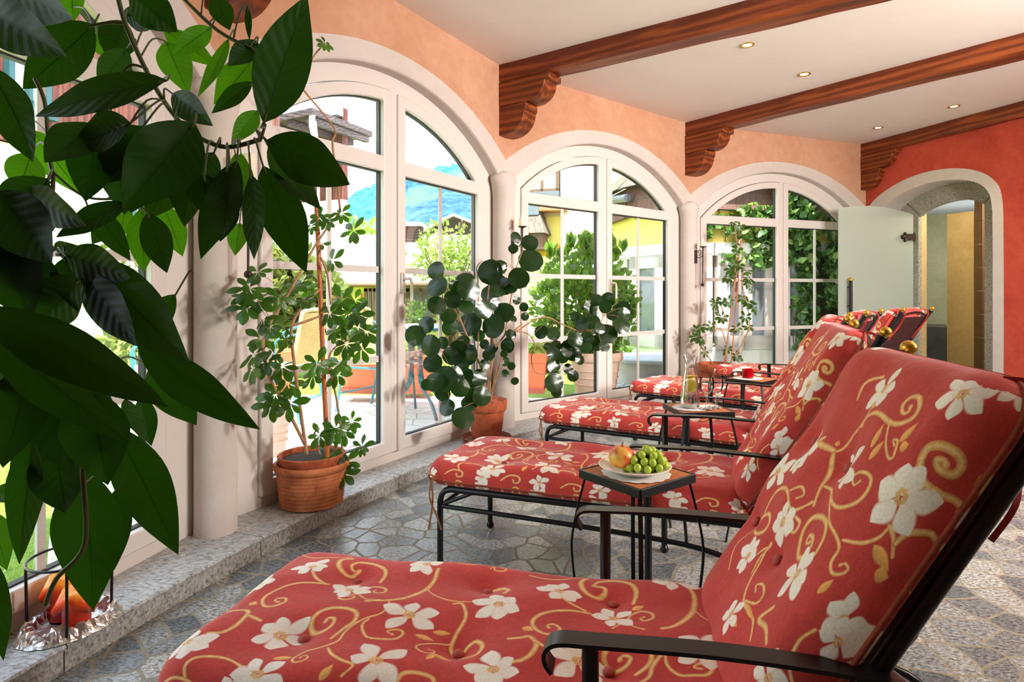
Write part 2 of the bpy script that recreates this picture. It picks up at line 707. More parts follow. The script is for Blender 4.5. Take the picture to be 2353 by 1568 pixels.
# round engaged columns between the bays
for i, p in enumerate(P[1:5]):
    mb = MB()
    inward = (RC - p).normalized()
    prof = [(0.083, SILL), (0.082, SILL + 0.08), (0.082, 1.74), (0.084, 1.80), (0.090, 1.835), (0.102, 1.860), (0.114, 1.880), (0.116, 1.895), (0.104, 1.918), (0.075, 1.94), (0.03, 1.955), (0.005, 1.958)]
    c = p - inward * 0.012
    M3 = []
    n = 28
    vs = []
    for r, z in prof:
        for j in range(n):
            a = 2 * PI * j / n
            # the flare follows the wall: wide along it, shallow towards the room
            x, y = r * math.cos(a), r * math.sin(a)
            k = 1.0 if r < 0.1 else max(0.55, 0.080 / r)
            q = c + inward * (x * k) + V(-inward.y, inward.x, 0) * y
            vs.append((q.x, q.y, z))
    fs = [(a * n + j, a * n + (j + 1) % n, (a + 1) * n + (j + 1) % n, (a + 1) * n + j) for a in range(len(prof) - 1) for j in range(n)]
    mb.add(vs, fs)
    mb.build('column', M['white_plaster'], kind='structure', smooth=60)

# ------------------------------------------------------------------ windows
ZB, ZT0, ZT1, GR, GC = 0.203, 1.757, 1.845, 1.325, 0.84
MUNT = (0.685, 1.195)


def window(idx, f, g):
    L = f.L
    root = empty('window_%d' % idx, f(L / 2, 0.1, SILL), kind='structure')
    inv = root.location.copy()

    def fn(u, w, z):
        return f(u, w, z) - inv

    def loop(ua, ub, zb, off, n=16):
        pts = [(ua, zb), (ub, zb)]
        for j in range(n + 1):
            u = lerp(ub, ua, j / n)
            pts.append((u, arc(u, L, GR + off, GC)))
        return pts

    # fixed outer frame
    mb = MB()
    mb.ring2(loop(g[0] - .07, g[3] + .07, ZB - .075, .07, 24), loop(-0.03, L + .03, SILL - .01, .25, 24), fn, 0.085, 0.15)
    um = (g[1] + g[2]) / 2
    hw = (g[2] - g[1]) / 2 - 0.055
    zt = arc(um, L, GR + .09, GC)
    mb.obox(fn(um - hw, 0.082, ZB - .07), f.d * (2 * hw), f.n * 0.06, V(0, 0, zt - ZB + .07))
    mb.build('window_frame', M['pvc'], root, bevel=0.004)
    for s in range(2):
        ga, gb = g[2 * s], g[2 * s + 1]
        mb = MB()
        oa = .07 if s == 0 else .066
        ob = .066 if s == 0 else .07
        mb.ring2(loop(ga, gb, ZB, 0), loop(ga - oa, gb + ob, ZB - .07, .065), fn, 0.068, 0.135)
        mb.obox(fn(ga - .005, 0.072, ZT0), f.d * (gb - ga + .01), f.n * 0.06, V(0, 0, ZT1 - ZT0))
        sash = mb.build('sash', M['pvc'], root, bevel=0.006)
        # black gaskets round the panes
        mb = MB()
        e = 0.006
        lo = [(ga, ZB), (gb, ZB), (gb, ZT0), (ga, ZT0)]
        li = [(ga + e, ZB + e), (gb - e, ZB + e), (gb - e, ZT0 - e), (ga + e, ZT0 - e)]
        mb.ring2(li, lo, fn, 0.098, 0.125)
        up = loop(ga, gb, ZT1, 0)
        ui = [(ga + e, ZT1 + e), (gb - e, ZT1 + e)] + [(min(max(u, ga + e), gb - e), z - e) for u, z in up[2:]]
        mb.ring2(ui, up, fn, 0.098, 0.125)
        mb.build('gasket', M['rubber'], sash)
        # glazing bars between the panes
        mb = MB()
        uc = (ga + gb) / 2
        for zm in MUNT:
            mb.obox(fn(ga, 0.104, zm - .018), f.d * (gb - ga), f.n * 0.012, V(0, 0, 0.036))
        mb.obox(fn(uc - .014, 0.105, ZB), f.d * 0.028, f.n * 0.010, V(0, 0, ZT0 - ZB))
        mb.build('glazing_bar', M['pvc'], sash)
        mb = MB()
        lo = [(ga - .004, ZB - .004), (gb + .004, ZB - .004), (gb + .004, ZT0 + .004), (ga - .004, ZT0 + .004)]
        for w in (0.100,):
            mb.add([fn(u, w, z) for u, z in lo], [(0, 1, 2, 3)])
            up2 = [(u, z + (.004 if j > 1 else 0)) for j, (u, z) in enumerate(loop(ga, gb, ZT1 - .004, 0))]
            mb.add([fn(u, w, z) for u, z in up2], [tuple(range(len(up2)))])
        mb.build('pane', M['pane'], sash, smooth=0)
    # handle on the right leaf
    if idx in (2, 3):
        mb = MB()
        uh = g[2] - 0.036
        mb.obox(fn(uh - .014, 0.056, 1.06), f.d * 0.028, f.n * 0.012, V(0, 0, 0.12))
        mb.tube([fn(uh, 0.06, 1.145), fn(uh, 0.018, 1.145)], 0.009)
        mb.tube([fn(uh, 0.018, 1.148), fn(uh + .014, 0.014, 1.143), fn(uh + .026, 0.014, 1.12), fn(uh + .028, 0.016, 1.01)], 0.0095)
        mb.build('handle', M['metal_w'], root, bevel=0.003)
    return root


GL = [[.29, 1.085, 1.265, 2.05], [.29, 1.085, 1.265, 2.06], [.326, 1.072, 1.26, 2.042], [.294, 1.095, 1.269, 2.073], [.258, 1.165, 1.321, 2.14]]
for i in range(1, 5):
    window(i, FAC[i], GL[i])

# ------------------------------------------------------------------ red wall with the arched doorway
RW = Facet(P[5], P[5] + V(0.3142, -0.9494, 0))
RW.L = 5.3
out_k = [(.005, 0), (.005, 1.0), (.005, 1.9), (.06, 2.04), (.25, 2.165), (.5, 2.25), (.75, 2.28), (1.0, 2.26), (1.2, 2.195), (1.34, 2.09), (1.41, 1.93), (1.425, 1.5), (1.425, 0)]
in_k = [(.11, 0), (.11, 1.0), (.11, 1.80), (.17, 1.94), (.33, 2.06), (.55, 2.135), (.77, 2.165), (1.0, 2.15), (1.17, 2.10), (1.28, 2.01), (1.325, 1.87), (1.335, 1.5), (1.335, 0)]
st_k = [(.41, 0), (.41, 1.0), (.41, 1.84), (.43, 1.875), (.52, 1.935), (.67, 1.975), (.82, 1.99), (.93, 1.98), (1.02, 1.95), (1.07, 1.915), (1.08, 1.86), (1.08, 1.0), (1.08, 0)]
oo = [tuple(p) for p in spline(out_k, 5)]
ii = [tuple(p) for p in spline(in_k, 5)]
ss = [tuple(p) for p in spline(st_k, 5)]
mb = MB()
# red field: from the outline of the white surround out to the edges of the wall
edge = []
for u, z in oo:
    if z >= 1.9 or u > 0.7 and z > 1.2:
        edge.append((u, H))
    else:
        edge.append((u, z))
k = len(oo)
vs = [RW(u, 0, z) for u, z in oo] + [RW(u, 0, H if z > 1.85 else z) for u, z in oo]
fs = []
for j in range(k - 1):
    if oo[j][1] > 1.85 and oo[j + 1][1] > 1.85:
        fs.append((j, j + 1, k + j + 1, k + j))
mb.add(vs, fs)
last = max(j for j in range(k) if oo[j][1] > 1.85)
rim = [oo[j] for j in range(last, k)]
vs = [RW(u, 0, z) for u, z in rim] + [RW(RW.L, 0, z) for u, z in rim]
m_ = len(rim)
mb.add(vs, [(j, j + 1, m_ + j + 1, m_ + j) for j in range(m_ - 1)])
mb.add([RW(rim[0][0], 0, rim[0][1]), RW(RW.L, 0, rim[0][1]), RW(RW.L, 0, H), RW(rim[0][0], 0, H)], [(0, 1, 2, 3)])
mb.build('wall_right', M['red_plaster'], kind='structure', fix=False)
mb = MB()
# white surround and its reveal
vs = [RW(u, -0.004, z) for u, z in oo] + [RW(u, -0.004, z) for u, z in ii] + [RW(u, 0.02, z - .006) for u, z in ii] + [RW(u, 0.29, z) for u, z in ii] + [RW(u, 0.0, z) for u, z in oo]
fs = []
for j in range(k - 1):
    fs += [(j, j + 1, k + j + 1, k + j), (k + j, k + j + 1, 2 * k + j + 1, 2 * k + j), (2 * k + j, 2 * k + j + 1, 3 * k + j + 1, 3 * k + j), (4 * k + j, 4 * k + j + 1, j + 1, j)]
mb.add(vs, fs)
mb.build('trim_2', M['white_plaster'], kind='structure', fix=False, label='white plaster surround of the arched doorway')
mb = MB()
vs = []
for w in (0.27, 0.315):
    vs += [RW(u, w, z) for u, z in ss]
    vs += [RW(*( (lerp(u, 0.72, -0.85), w, min(2.5, z + (0.25 if z > 1.5 else 0))) )) for u, z in ss]
fs = []
for j in range(k - 1):
    fs += [(j, j + 1, k + j + 1, k + j), (2 * k + j, 2 * k + j + 1, 3 * k + j + 1, 3 * k + j), (j, j + 1, 2 * k + j + 1, 2 * k + j), (k + j, k + j + 1, 3 * k + j + 1, 3 * k + j)]
mb.add(vs, fs)
for zz in (1.62, 0.62):
    q = RW(1.082, 0.36, zz)
    mb.obox(q - V(.01, .01, .02), RW.d * 0.012, RW.n * 0.02, V(0, 0, 0.04))
mb.build('trim_3', M['stone'], kind='structure', label='rough granite door arch')

# passage behind the doorway
mb = MB()


def wallbox(mb_, a, b, z0, z1, th=0.06, mi=0):
    a, b = Vector(a), Vector(b)
    a.z = b.z = 0
    d = (b - a)
    n = V(-d.y, d.x, 0).normalized()
    mb_.obox(a + V(0, 0, z0), d, n * th, V(0, 0, z1 - z0), mi)


wallbox(mb, RW(.405, .317, 0), RW(.400, .40, 0), 0, 2.35, 0.05)
wallbox(mb, RW(1.5, .32, 0), RW(1.082, .32, 0), 0, 2.35, -.06)
wallbox(mb, W(2176, 600, 7.45), W(2238, 600, 7.15), 0, 2.02, 0.08)
mb.build('wall_passage', M['ochre'], kind='structure', smooth=0)
mb = MB()
wallbox(mb, W(2085, 600, 10.2), W(2420, 600, 9.3), 0, 2.4)
wallbox(mb, RW(.30, .40, 0), W(2100, 600, 8.5), 0, 2.4)
wallbox(mb, W(2100, 600, 8.5), W(2085, 600, 10.2), 0, 2.4)
wallbox(mb, RW(1.5, .47, 0), W(2420, 600, 9.3), 0, 2.4)
mb.build('wall_passage_back', M['greygreen'], kind='structure', smooth=0)
mb = MB()
mb.prism([(p.x, p.y) for p in (RW(.1, .30, 0), RW(1.5, .30, 0), W(2430, 600, 9.4), W(2070, 600, 10.4))], V(0, 0, 2.34), V(1, 0, 0), V(0, 1, 0), V(0, 0, .05))
mb.build('ceiling_passage', plain('passage_ceiling', (196, 200, 204), 0.8), kind='structure', smooth=0)
mb = MB()
for z in range(8):
    wallbox(mb, W(2239, 600, 7.14), W(2257, 600, 6.98), z * 0.27 + .003, z * 0.27 + .267, 0.04)
mb.build('wall_tiles', plain('brown_tiles', (116, 82, 54), 0.4, var=0.12), kind='structure', smooth=0)
mb = MB()
wallbox(mb, W(2112, 700, 9.3), W(2190, 700, 9.1), 0, .54, 1.0)
mb.build('wall_bench', plain('slate_bench', (74, 74, 72), .4, var=.2, scale=6), kind='structure', smooth=0)
light('passage_fill', 'POINT', tuple(RW(.95, 1.0, 2.15)), (0, 0, 0), 30, (1.0, 0.9, 0.74), shadow_soft_size=0.12)  # added fill light without a fixture, brightens the passage
light('passage_fill_rear', 'POINT', tuple(W(2150, 600, 9.0) + V(.25, -.3, 0.0)), (0, 0, 0), 18, (0.9, 0.95, 1.0), shadow_soft_size=0.15)  # second added fill, hangs free to lift the rear of the passage

mb = MB()
mb.prism([(7.4, 2.2), (7.4, -4.7), (7.5, -4.7), (7.5, 2.2)], V(0, 0, 0), V(1, 0, 0), V(0, 1, 0), V(0, 0, H))
mb.build('wall_side', M['peach'], kind='structure', smooth=0)
mb = MB()
mb.prism([(-0.9, -3.2), (-0.9, -3.3), (7.4, -3.3), (7.4, -3.2)], V(0, 0, 0), V(1, 0, 0), V(0, 1, 0), V(0, 0, H))
pq = [P[0], V(-0.9, -3.2, 0)]
wallbox(mb, P[0], V(-0.88, -3.25, 0), 0, H, -0.12)
mb.build('wall_back', M['peach'], kind='structure', smooth=0)
mb = MB()
q = RW(RW.L, 0, 0)
wallbox(mb, q, V(7.42, 2.2, 0), 0, H, 0.1)
mb.build('wall_corner', M['red_plaster'], kind='structure', smooth=0)

# ------------------------------------------------------------------ beams on carved corbels
blabel = ['ceiling beam whose carved corbel juts out above the big leafy plant', 'exposed timber beam resting on the corbel over the pillar with the dinner-plate plant',
          'exposed timber beam between the two middle pairs of ceiling spots', 'exposed timber beam running along the top of the red wall']
bang = [-16.0, -34.5, -52.6, -71.7]
for i in range(4):
    p = P[i + 2]
    a = math.radians(bang[i])
    root = empty('ceiling_beam', (p.x, p.y, H), a, blabel[i], 'beam', 'timber ceiling beams')
    wd = 0.16
    y0 = -wd / 2
    mb = MB()
    n = 26
    Lb = 5.6
    rnd = random.Random(i)
    sec = []
    for j in range(n + 1):
        x = -0.02 + Lb * j / n
        b = rnd.uniform(-.004, .004)
        sec.append([(x, y0 + b, -0.001), (x, y0 + b, -0.118), (x, y0 + .014, -0.131 + b), (x, -y0 - .014, -0.131 + b), (x, -y0, -0.118), (x, -y0, -0.001)])
    vs = [q for s_ in sec for q in s_]
    fs = []
    for j in range(n):
        for q in range(5):
            fs.append((j * 6 + q, j * 6 + q + 1, (j + 1) * 6 + q + 1, (j + 1) * 6 + q))
    fs += [tuple(range(6)), tuple(n * 6 + q for q in reversed(range(6)))]
    mb.add(vs, fs)
    mb.build('beam', M['beam'], root, smooth=30)
    # upper corbel: quarter-round nose under a small square step
    yw = 0.085
    up = [(-.03, -.132), (.43, -.132), (.43, -.176), (.405, -.178)]
    for j in range(9):
        t_ = j / 8 * PI / 2
        up.append((.405 - .13 * (1 - math.cos(t_)) - .012, -.178 - .125 * math.sin(t_)))
    up += [(-.03, -.305)]
    mb = MB()
    mb.prism(up, V(0, -yw, 0), V(1, 0, 0), V(0, 0, 1), V(0, 2 * yw, 0))
    mb.build('upper_corbel', M['corbel'], root, smooth=30, bevel=0.006)
    lo = [(-.03, -.306), (.235, -.306), (.235, -.355), (.222, -.358)]
    for j in range(9):
        t_ = j / 8 * PI / 2
        lo.append((.222 - .16 * (1 - math.cos(t_)), -.358 - .155 * math.sin(t_)))
    lo += [(-.03, -.515)]
    mb = MB()
    mb.prism(lo, V(0, -yw + .005, 0), V(1, 0, 0), V(0, 0, 1), V(0, 2 * yw - .01, 0))
    mb.build('lower_corbel', M['corbel'], root, smooth=30, bevel=0.006)

# ------------------------------------------------------------------ recessed ceiling spots
spots = [(1717, 103, 'recessed ceiling spot nearest the first pillar, between the first two beams'), (1848, 170, 'recessed ceiling spot just before the middle beam'),
         (2192, 244, 'recessed ceiling spot beyond the middle beam, nearer the right edge'), (2018, 293, 'recessed ceiling spot farthest away, close to the far window arch')]
glow = emit('spot_bulb', (255, 226, 170), 14)
proto = None
for px, py, lb in spots:
    c = Wz(px, py, H)
    if proto is None:
        o = empty('ceiling_spot', c, 0, lb, 'ceiling light', 'recessed ceiling spots')
        mb = MB()
        mb.lathe([(.030, -.001), (.033, -.006), (.043, -.006), (.046, -.001)], 24, caps=False)
        mb.lathe([(.030, -.001), (.022, .02)], 24, caps=False)
        mb.build('rim', M['gold'], o)
        mb = MB()
        mb.lathe([(.0001, -.002), (.028, -.002)], 20, caps=False)
        mb.build('bulb', glow, o)
        proto = o
    else:
        o = copy_tree(proto)
        o.location = c
        tag(o, lb)
    light('spot_beam', 'SPOT', (c.x, c.y, H - .03), (c.x, c.y, 0), 14, (1.0, 0.86, 0.64), spot_size=math.radians(80), spot_blend=0.6, shadow_soft_size=0.03)

# ------------------------------------------------------------------ frosted glass door standing open
t = NT('frosted_glass')
df = t.n('ShaderNodeBsdfDiffuse')
df.inputs[0].default_value = (*lin((208, 214, 204)), 1)
tr = t.n('ShaderNodeBsdfTranslucent')
tr.inputs[0].default_value = (*lin((212, 222, 214)), 1)
gl = t.n('ShaderNodeBsdfGlossy')
gl.inputs['Roughness'].default_value = 0.35
m1 = t.n('ShaderNodeMixShader')
m1.inputs[0].default_value = 0.5
t.l(df.outputs[0], m1.inputs[1])
t.l(tr.outputs[0], m1.inputs[2])
m2 = t.n('ShaderNodeMixShader')
m2.inputs[0].default_value = 0.06
t.l(m1.outputs[0], m2.inputs[1])
t.l(gl.outputs[0], m2.inputs[2])
M['frosted'] = t.done(m2.outputs[0])
hinge = RW(.40, .20, 0)
hinge.z = 0.012
endp = V(3.425, 6.395, 0.012)
dd = endp - hinge
dl = dd.length
root = empty('door_1', hinge, math.atan2(dd.y, dd.x), kind='structure', label='frosted glass door standing open')
mb = MB()
top = [(0, 0), (dl, 0)]
for j in range(13):
    x = lerp(dl, 0.0, j / 12)
    top.append((x, 1.965 - 0.0 - (0.30 * ((x - dl * .62) ** 2))))
mb.prism(top, V(0, -.005, 0), V(1, 0, 0), V(0, 0, 1), V(0, .01, 0))
mb.build('glass_panel', M['frosted'], root, smooth=0)
for zz in (1.64, 0.35):
    mb = MB()
    for s in (-1, 1):
        mb.obox(V(-.02, s * .012 - .006, zz - .035), V(.13, 0, 0), V(0, .012, 0), V(0, 0, .07))
        mb.ball((.125, s * .012, zz), .024, 10)
        mb.ball((.10, s * .012, zz + .036), .018, 10)
        mb.ball((.10, s * .012, zz - .036), .018, 10)
    mb.tube([(-.012, 0, zz - .05), (-.012, 0, zz + .05)], .014, 10)
    mb.build('hinge', M['brown_iron'], root, smooth=50)
for s, z0, z1 in ((1, .86, 1.155), (-1, .87, 1.07)):
    mb = MB()
    yb = s * .05
    xb = dl - 0.075 - (.03 if s > 0 else -.01)
    mb.tube([(xb, yb, z0), (xb, yb, z1)], .017, 12)
    for zz in (z0 + .05, z1 - .05):
        mb.tube([(xb, 0, zz), (xb, yb, zz)], .008, 8)
    mb.ball((xb, yb, z1 + .008), .017, 12)
    mb.ball((xb, yb, z0 - .008), .017, 12)
    h_ = mb.build('door_handle', M['black_iron'], root, smooth=50)
    if s > 0:
        mb = MB()
        mb.lathe([(.018, 0), (.026, .006), (.026, .016), (.016, .024), (.010, .034), (.001, .042)], 14, (xb, yb, z1 + .015))
        mb.build('finial', M['gold'], h_)
PATTERN_STROKES = [
 (10,[(473,488),(479,441),(476,401),(463,368),(443,340),(414,323),(377,310)]),
 (4,[(476,401),(493,379),(514,363),(544,351),(586,351),(602,354)]),
 (5,[(423,319),(429,293),(424,270),(404,251),(389,228),(382,202),(382,175),(362,155),(340,142),(331,125),(329,113),(338,104),(351,109),(355,120),(344,126),(340,119)]),
 (9,[(365,185),(375,215),(385,237),(379,261),(358,273),(327,275),(304,263),(296,240),(309,217),(332,212),(345,224),(342,241),(329,244),(326,236)]),
 (6,[(410,249),(405,231),(417,209),(435,194),(466,198),(484,208),(488,228),(478,235),(464,230),(459,222),(472,217)]),
 (9,[(129,158),(152,167),(163,189),(162,219),(154,244),(138,250),(109,241)]),
 (8,[(164,230),(200,216)]),
 (7,[(260,375),(206,371),(174,358),(155,335),(147,312),(155,290),(174,271),(193,274),(205,291),(198,307),(182,307),(179,297),(192,291)]),
 (7,[(195,420),(222,391),(254,374)]),
 (9,[(364,412),(362,445),(348,471),(316,490),(281,491),(268,474),(276,457),(290,456)]),
 (11,[(253,505),(233,493),(238,464),(260,439),(282,437),(292,460)]),
 (4,[(124,508),(157,494),(199,498),(248,516)]),
 (6,[(346,345),(345,372),(361,388),(384,386),(394,369),(383,358),(369,362),(371,371)]),
 (6,[(344,341),(319,334),(312,318),(329,309),(343,318),(341,329),(329,327)]),
 (4,[(348,339),(372,320),(401,323)]),
 (7,[(159,40),(146,69),(153,91),(178,102),(211,102),(245,88)]),
 (6,[(376,151),(394,130),(420,114),(446,104),(436,79)]),
 (7,[(554,339),(570,342),(587,312),(589,287),(584,256),(583,223),(599,203),(622,195),(638,194)]),
 (4,[(580,231),(552,219),(528,203),(528,190),(544,182),(558,187),(560,196),(549,196)]),
 (9,[(530,86),(533,109),(554,119),(582,115),(592,98)]),
 (10,[(595,428),(610,444),(631,444),(651,420),(646,401)]),
 (4,[(509,521),(542,520),(571,537)]),
 (5,[(590,515),(603,532),(623,529),(623,514),(604,510),(599,518)]),
 (5,[(682,508),(715,501),(752,504),(799,534)]),
 (10,[(913,429),(919,466),(907,501),(871,517),(838,508),(827,489)]),
 (11,[(812,530),(799,500),(811,457),(835,444),(852,465),(851,484),(833,487)]),
 (8,[(828,373),(790,368),(755,351),(731,328),(722,300),(734,273),(754,261),(773,272),(776,291),(764,304),(752,296),(756,287)]),
 (7,[(761,420),(781,398),(817,379)]),
 (9,[(702,167),(721,171),(737,190),(742,221),(726,244),(709,238),(689,235)]),
 (7,[(726,244),(749,222),(775,212)]),
 (10,[(1030,506),(1038,471),(1030,412),(1010,366),(987,337),(966,328)]),
 (4,[(1034,413),(1046,389),(1067,367),(1090,355),(1133,346)]),
 (6,[(902,366),(910,384),(929,396),(948,388),(950,370),(934,359),(926,368),(934,375)]),
 (5,[(873,325),(889,345),(907,349),(912,337),(933,324)]),
 (9,[(916,201),(938,225),(943,251),(929,270),(895,272),(868,258),(861,235),(876,217),(898,224),(907,240),(895,246),(888,238)]),
 (7,[(983,276),(962,251),(945,223),(937,194),(914,170),(894,155)]),
 (7,[(967,247),(970,224),(987,203),(1010,204),(1033,208),(1044,226),(1038,237),(1022,234),(1014,224),(1025,222)]),
 (8,[(609,221),(614,231),(628,239),(642,223),(642,201),(630,190),(601,202)]),
 (6,[(1131,263),(1129,231),(1130,205)]),
 (6,[(1692,295),(1655,291),(1628,300),(1601,312),(1585,328)]),
 (9,[(1585,328),(1572,321),(1546,301),(1518,290),(1492,275)]),
 (12,[(1587,331),(1577,422)]),
 (9,[(1597,384),(1587,398)]),
 (9,[(1653,288),(1671,284),(1681,259),(1681,227),(1677,188),(1683,164),(1699,148),(1717,153),(1731,173),(1727,191),(1711,194),(1699,179),(1704,168),(1713,174)]),
 (5,[(1674,189),(1647,165),(1630,139),(1633,129),(1648,135),(1658,143),(1656,153),(1649,142)]),
 (8,[(1689,370),(1717,384),(1734,370),(1745,337)]),
 (12,[(1631,-14),(1624,22),(1628,55),(1646,71),(1668,74),(1681,57),(1682,30),(1671,16),(1655,19),(1652,38),(1661,51),(1666,40),(1661,35)]),
 (7,[(1528,285),(1532,251),(1520,218),(1522,179),(1542,148),(1564,137),(1585,141),(1592,156),(1587,179),(1575,190),(1565,175),(1576,165)]),
 (6,[(1530,248),(1508,206),(1494,177),(1488,139),(1478,117),(1456,112),(1446,97),(1454,82),(1466,78),(1469,88),(1462,94)]),
 (8,[(1392,449),(1424,453),(1455,443),(1472,407),(1471,376),(1455,337),(1465,312),(1493,285)]),
 (6,[(1478,372),(1499,342),(1492,321),(1477,335)]),
 (9,[(1376,472),(1408,428),(1400,399),(1378,405),(1358,441),(1361,474)]),
 (8,[(1452,306),(1450,284),(1432,284),(1426,306)]),
 (10,[(1444,159),(1472,167),(1489,188),(1489,220),(1475,253),(1449,259),(1428,244),(1413,216),(1425,193),(1443,190),(1455,204),(1451,225),(1439,219),(1447,204)]),
 (6,[(1491,121),(1507,87),(1527,68),(1546,62)]),
 (7,[(1550,63),(1540,46),(1518,30)]),
 (9,[(1534,38),(1556,30),(1572,3),(1579,-23)]),
 (5,[(1314,332),(1342,352),(1376,346)]),
 (5,[(1324,381),(1366,354)]),
 (4,[(1268,431),(1299,478),(1333,482),(1362,478)]),
 (6,[(1266,173),(1285,204),(1282,241),(1284,279),(1313,320),(1352,348),(1379,349)]),
 (6,[(1286,268),(1303,234),(1322,236),(1328,262),(1317,281),(1310,264)]),
 (9,[(1297,117),(1306,148),(1297,191),(1333,171)]),
 (6,[(1286,31),(1308,56),(1343,65),(1370,56)]),
]
PATTERN_LEAVES = [ (539,250,574,254,14),(510,232,550,226,14),(558,187,600,176,14),(563,188,557,159,14),(289,117,326,120,14),(401,65,412,101,18),(130,282,150,280,20),(1082,241,1124,249,14),(1063,232,1101,222,14),(707,278,729,268,20),(910,403,934,416,18),(1143,488,1138,445,14),(1627,192,1671,202,16),(1610,177,1648,171,16),(1657,137,1695,127,16),(1650,128,1661,113,20),(1516,67,1499,22,22),(1685,286,1698,290,14),(1646,284,1657,283,12),(1486,39,1491,16,26),(1596,331,1607,335,14),(1250,272,1249,235,16),(1285,211,1285,264,12),(1409,93,1441,86,14) ]
PATTERN_FLOWERS = [ (105,130,55),(92,365,48),(186,439,50),(316,360,48),(259,188,62),(479,284,62),(440,507,52),(479,126,60),(285,72,58),(646,349,56),(758,438,54),(875,366,46),(1000,529,56),(680,147,52),(820,202,62),(1037,270,62),(1725,295,62),(1758,82,60),(1578,239,64),(1593,71,76),(1426,339,60),(1320,402,58),(1556,428,60),(1398,173,66),(1524,424,40),(1268,72,56),(1249,279,50),(1406,31,60),(1378,18,50) ]
BUTTONS = [ (345,413),(356,178),(638,192),(638,418),(641,192),(923,198),(918,424),(1600,331),(1599,131),(1398,372),(1399,143) ]


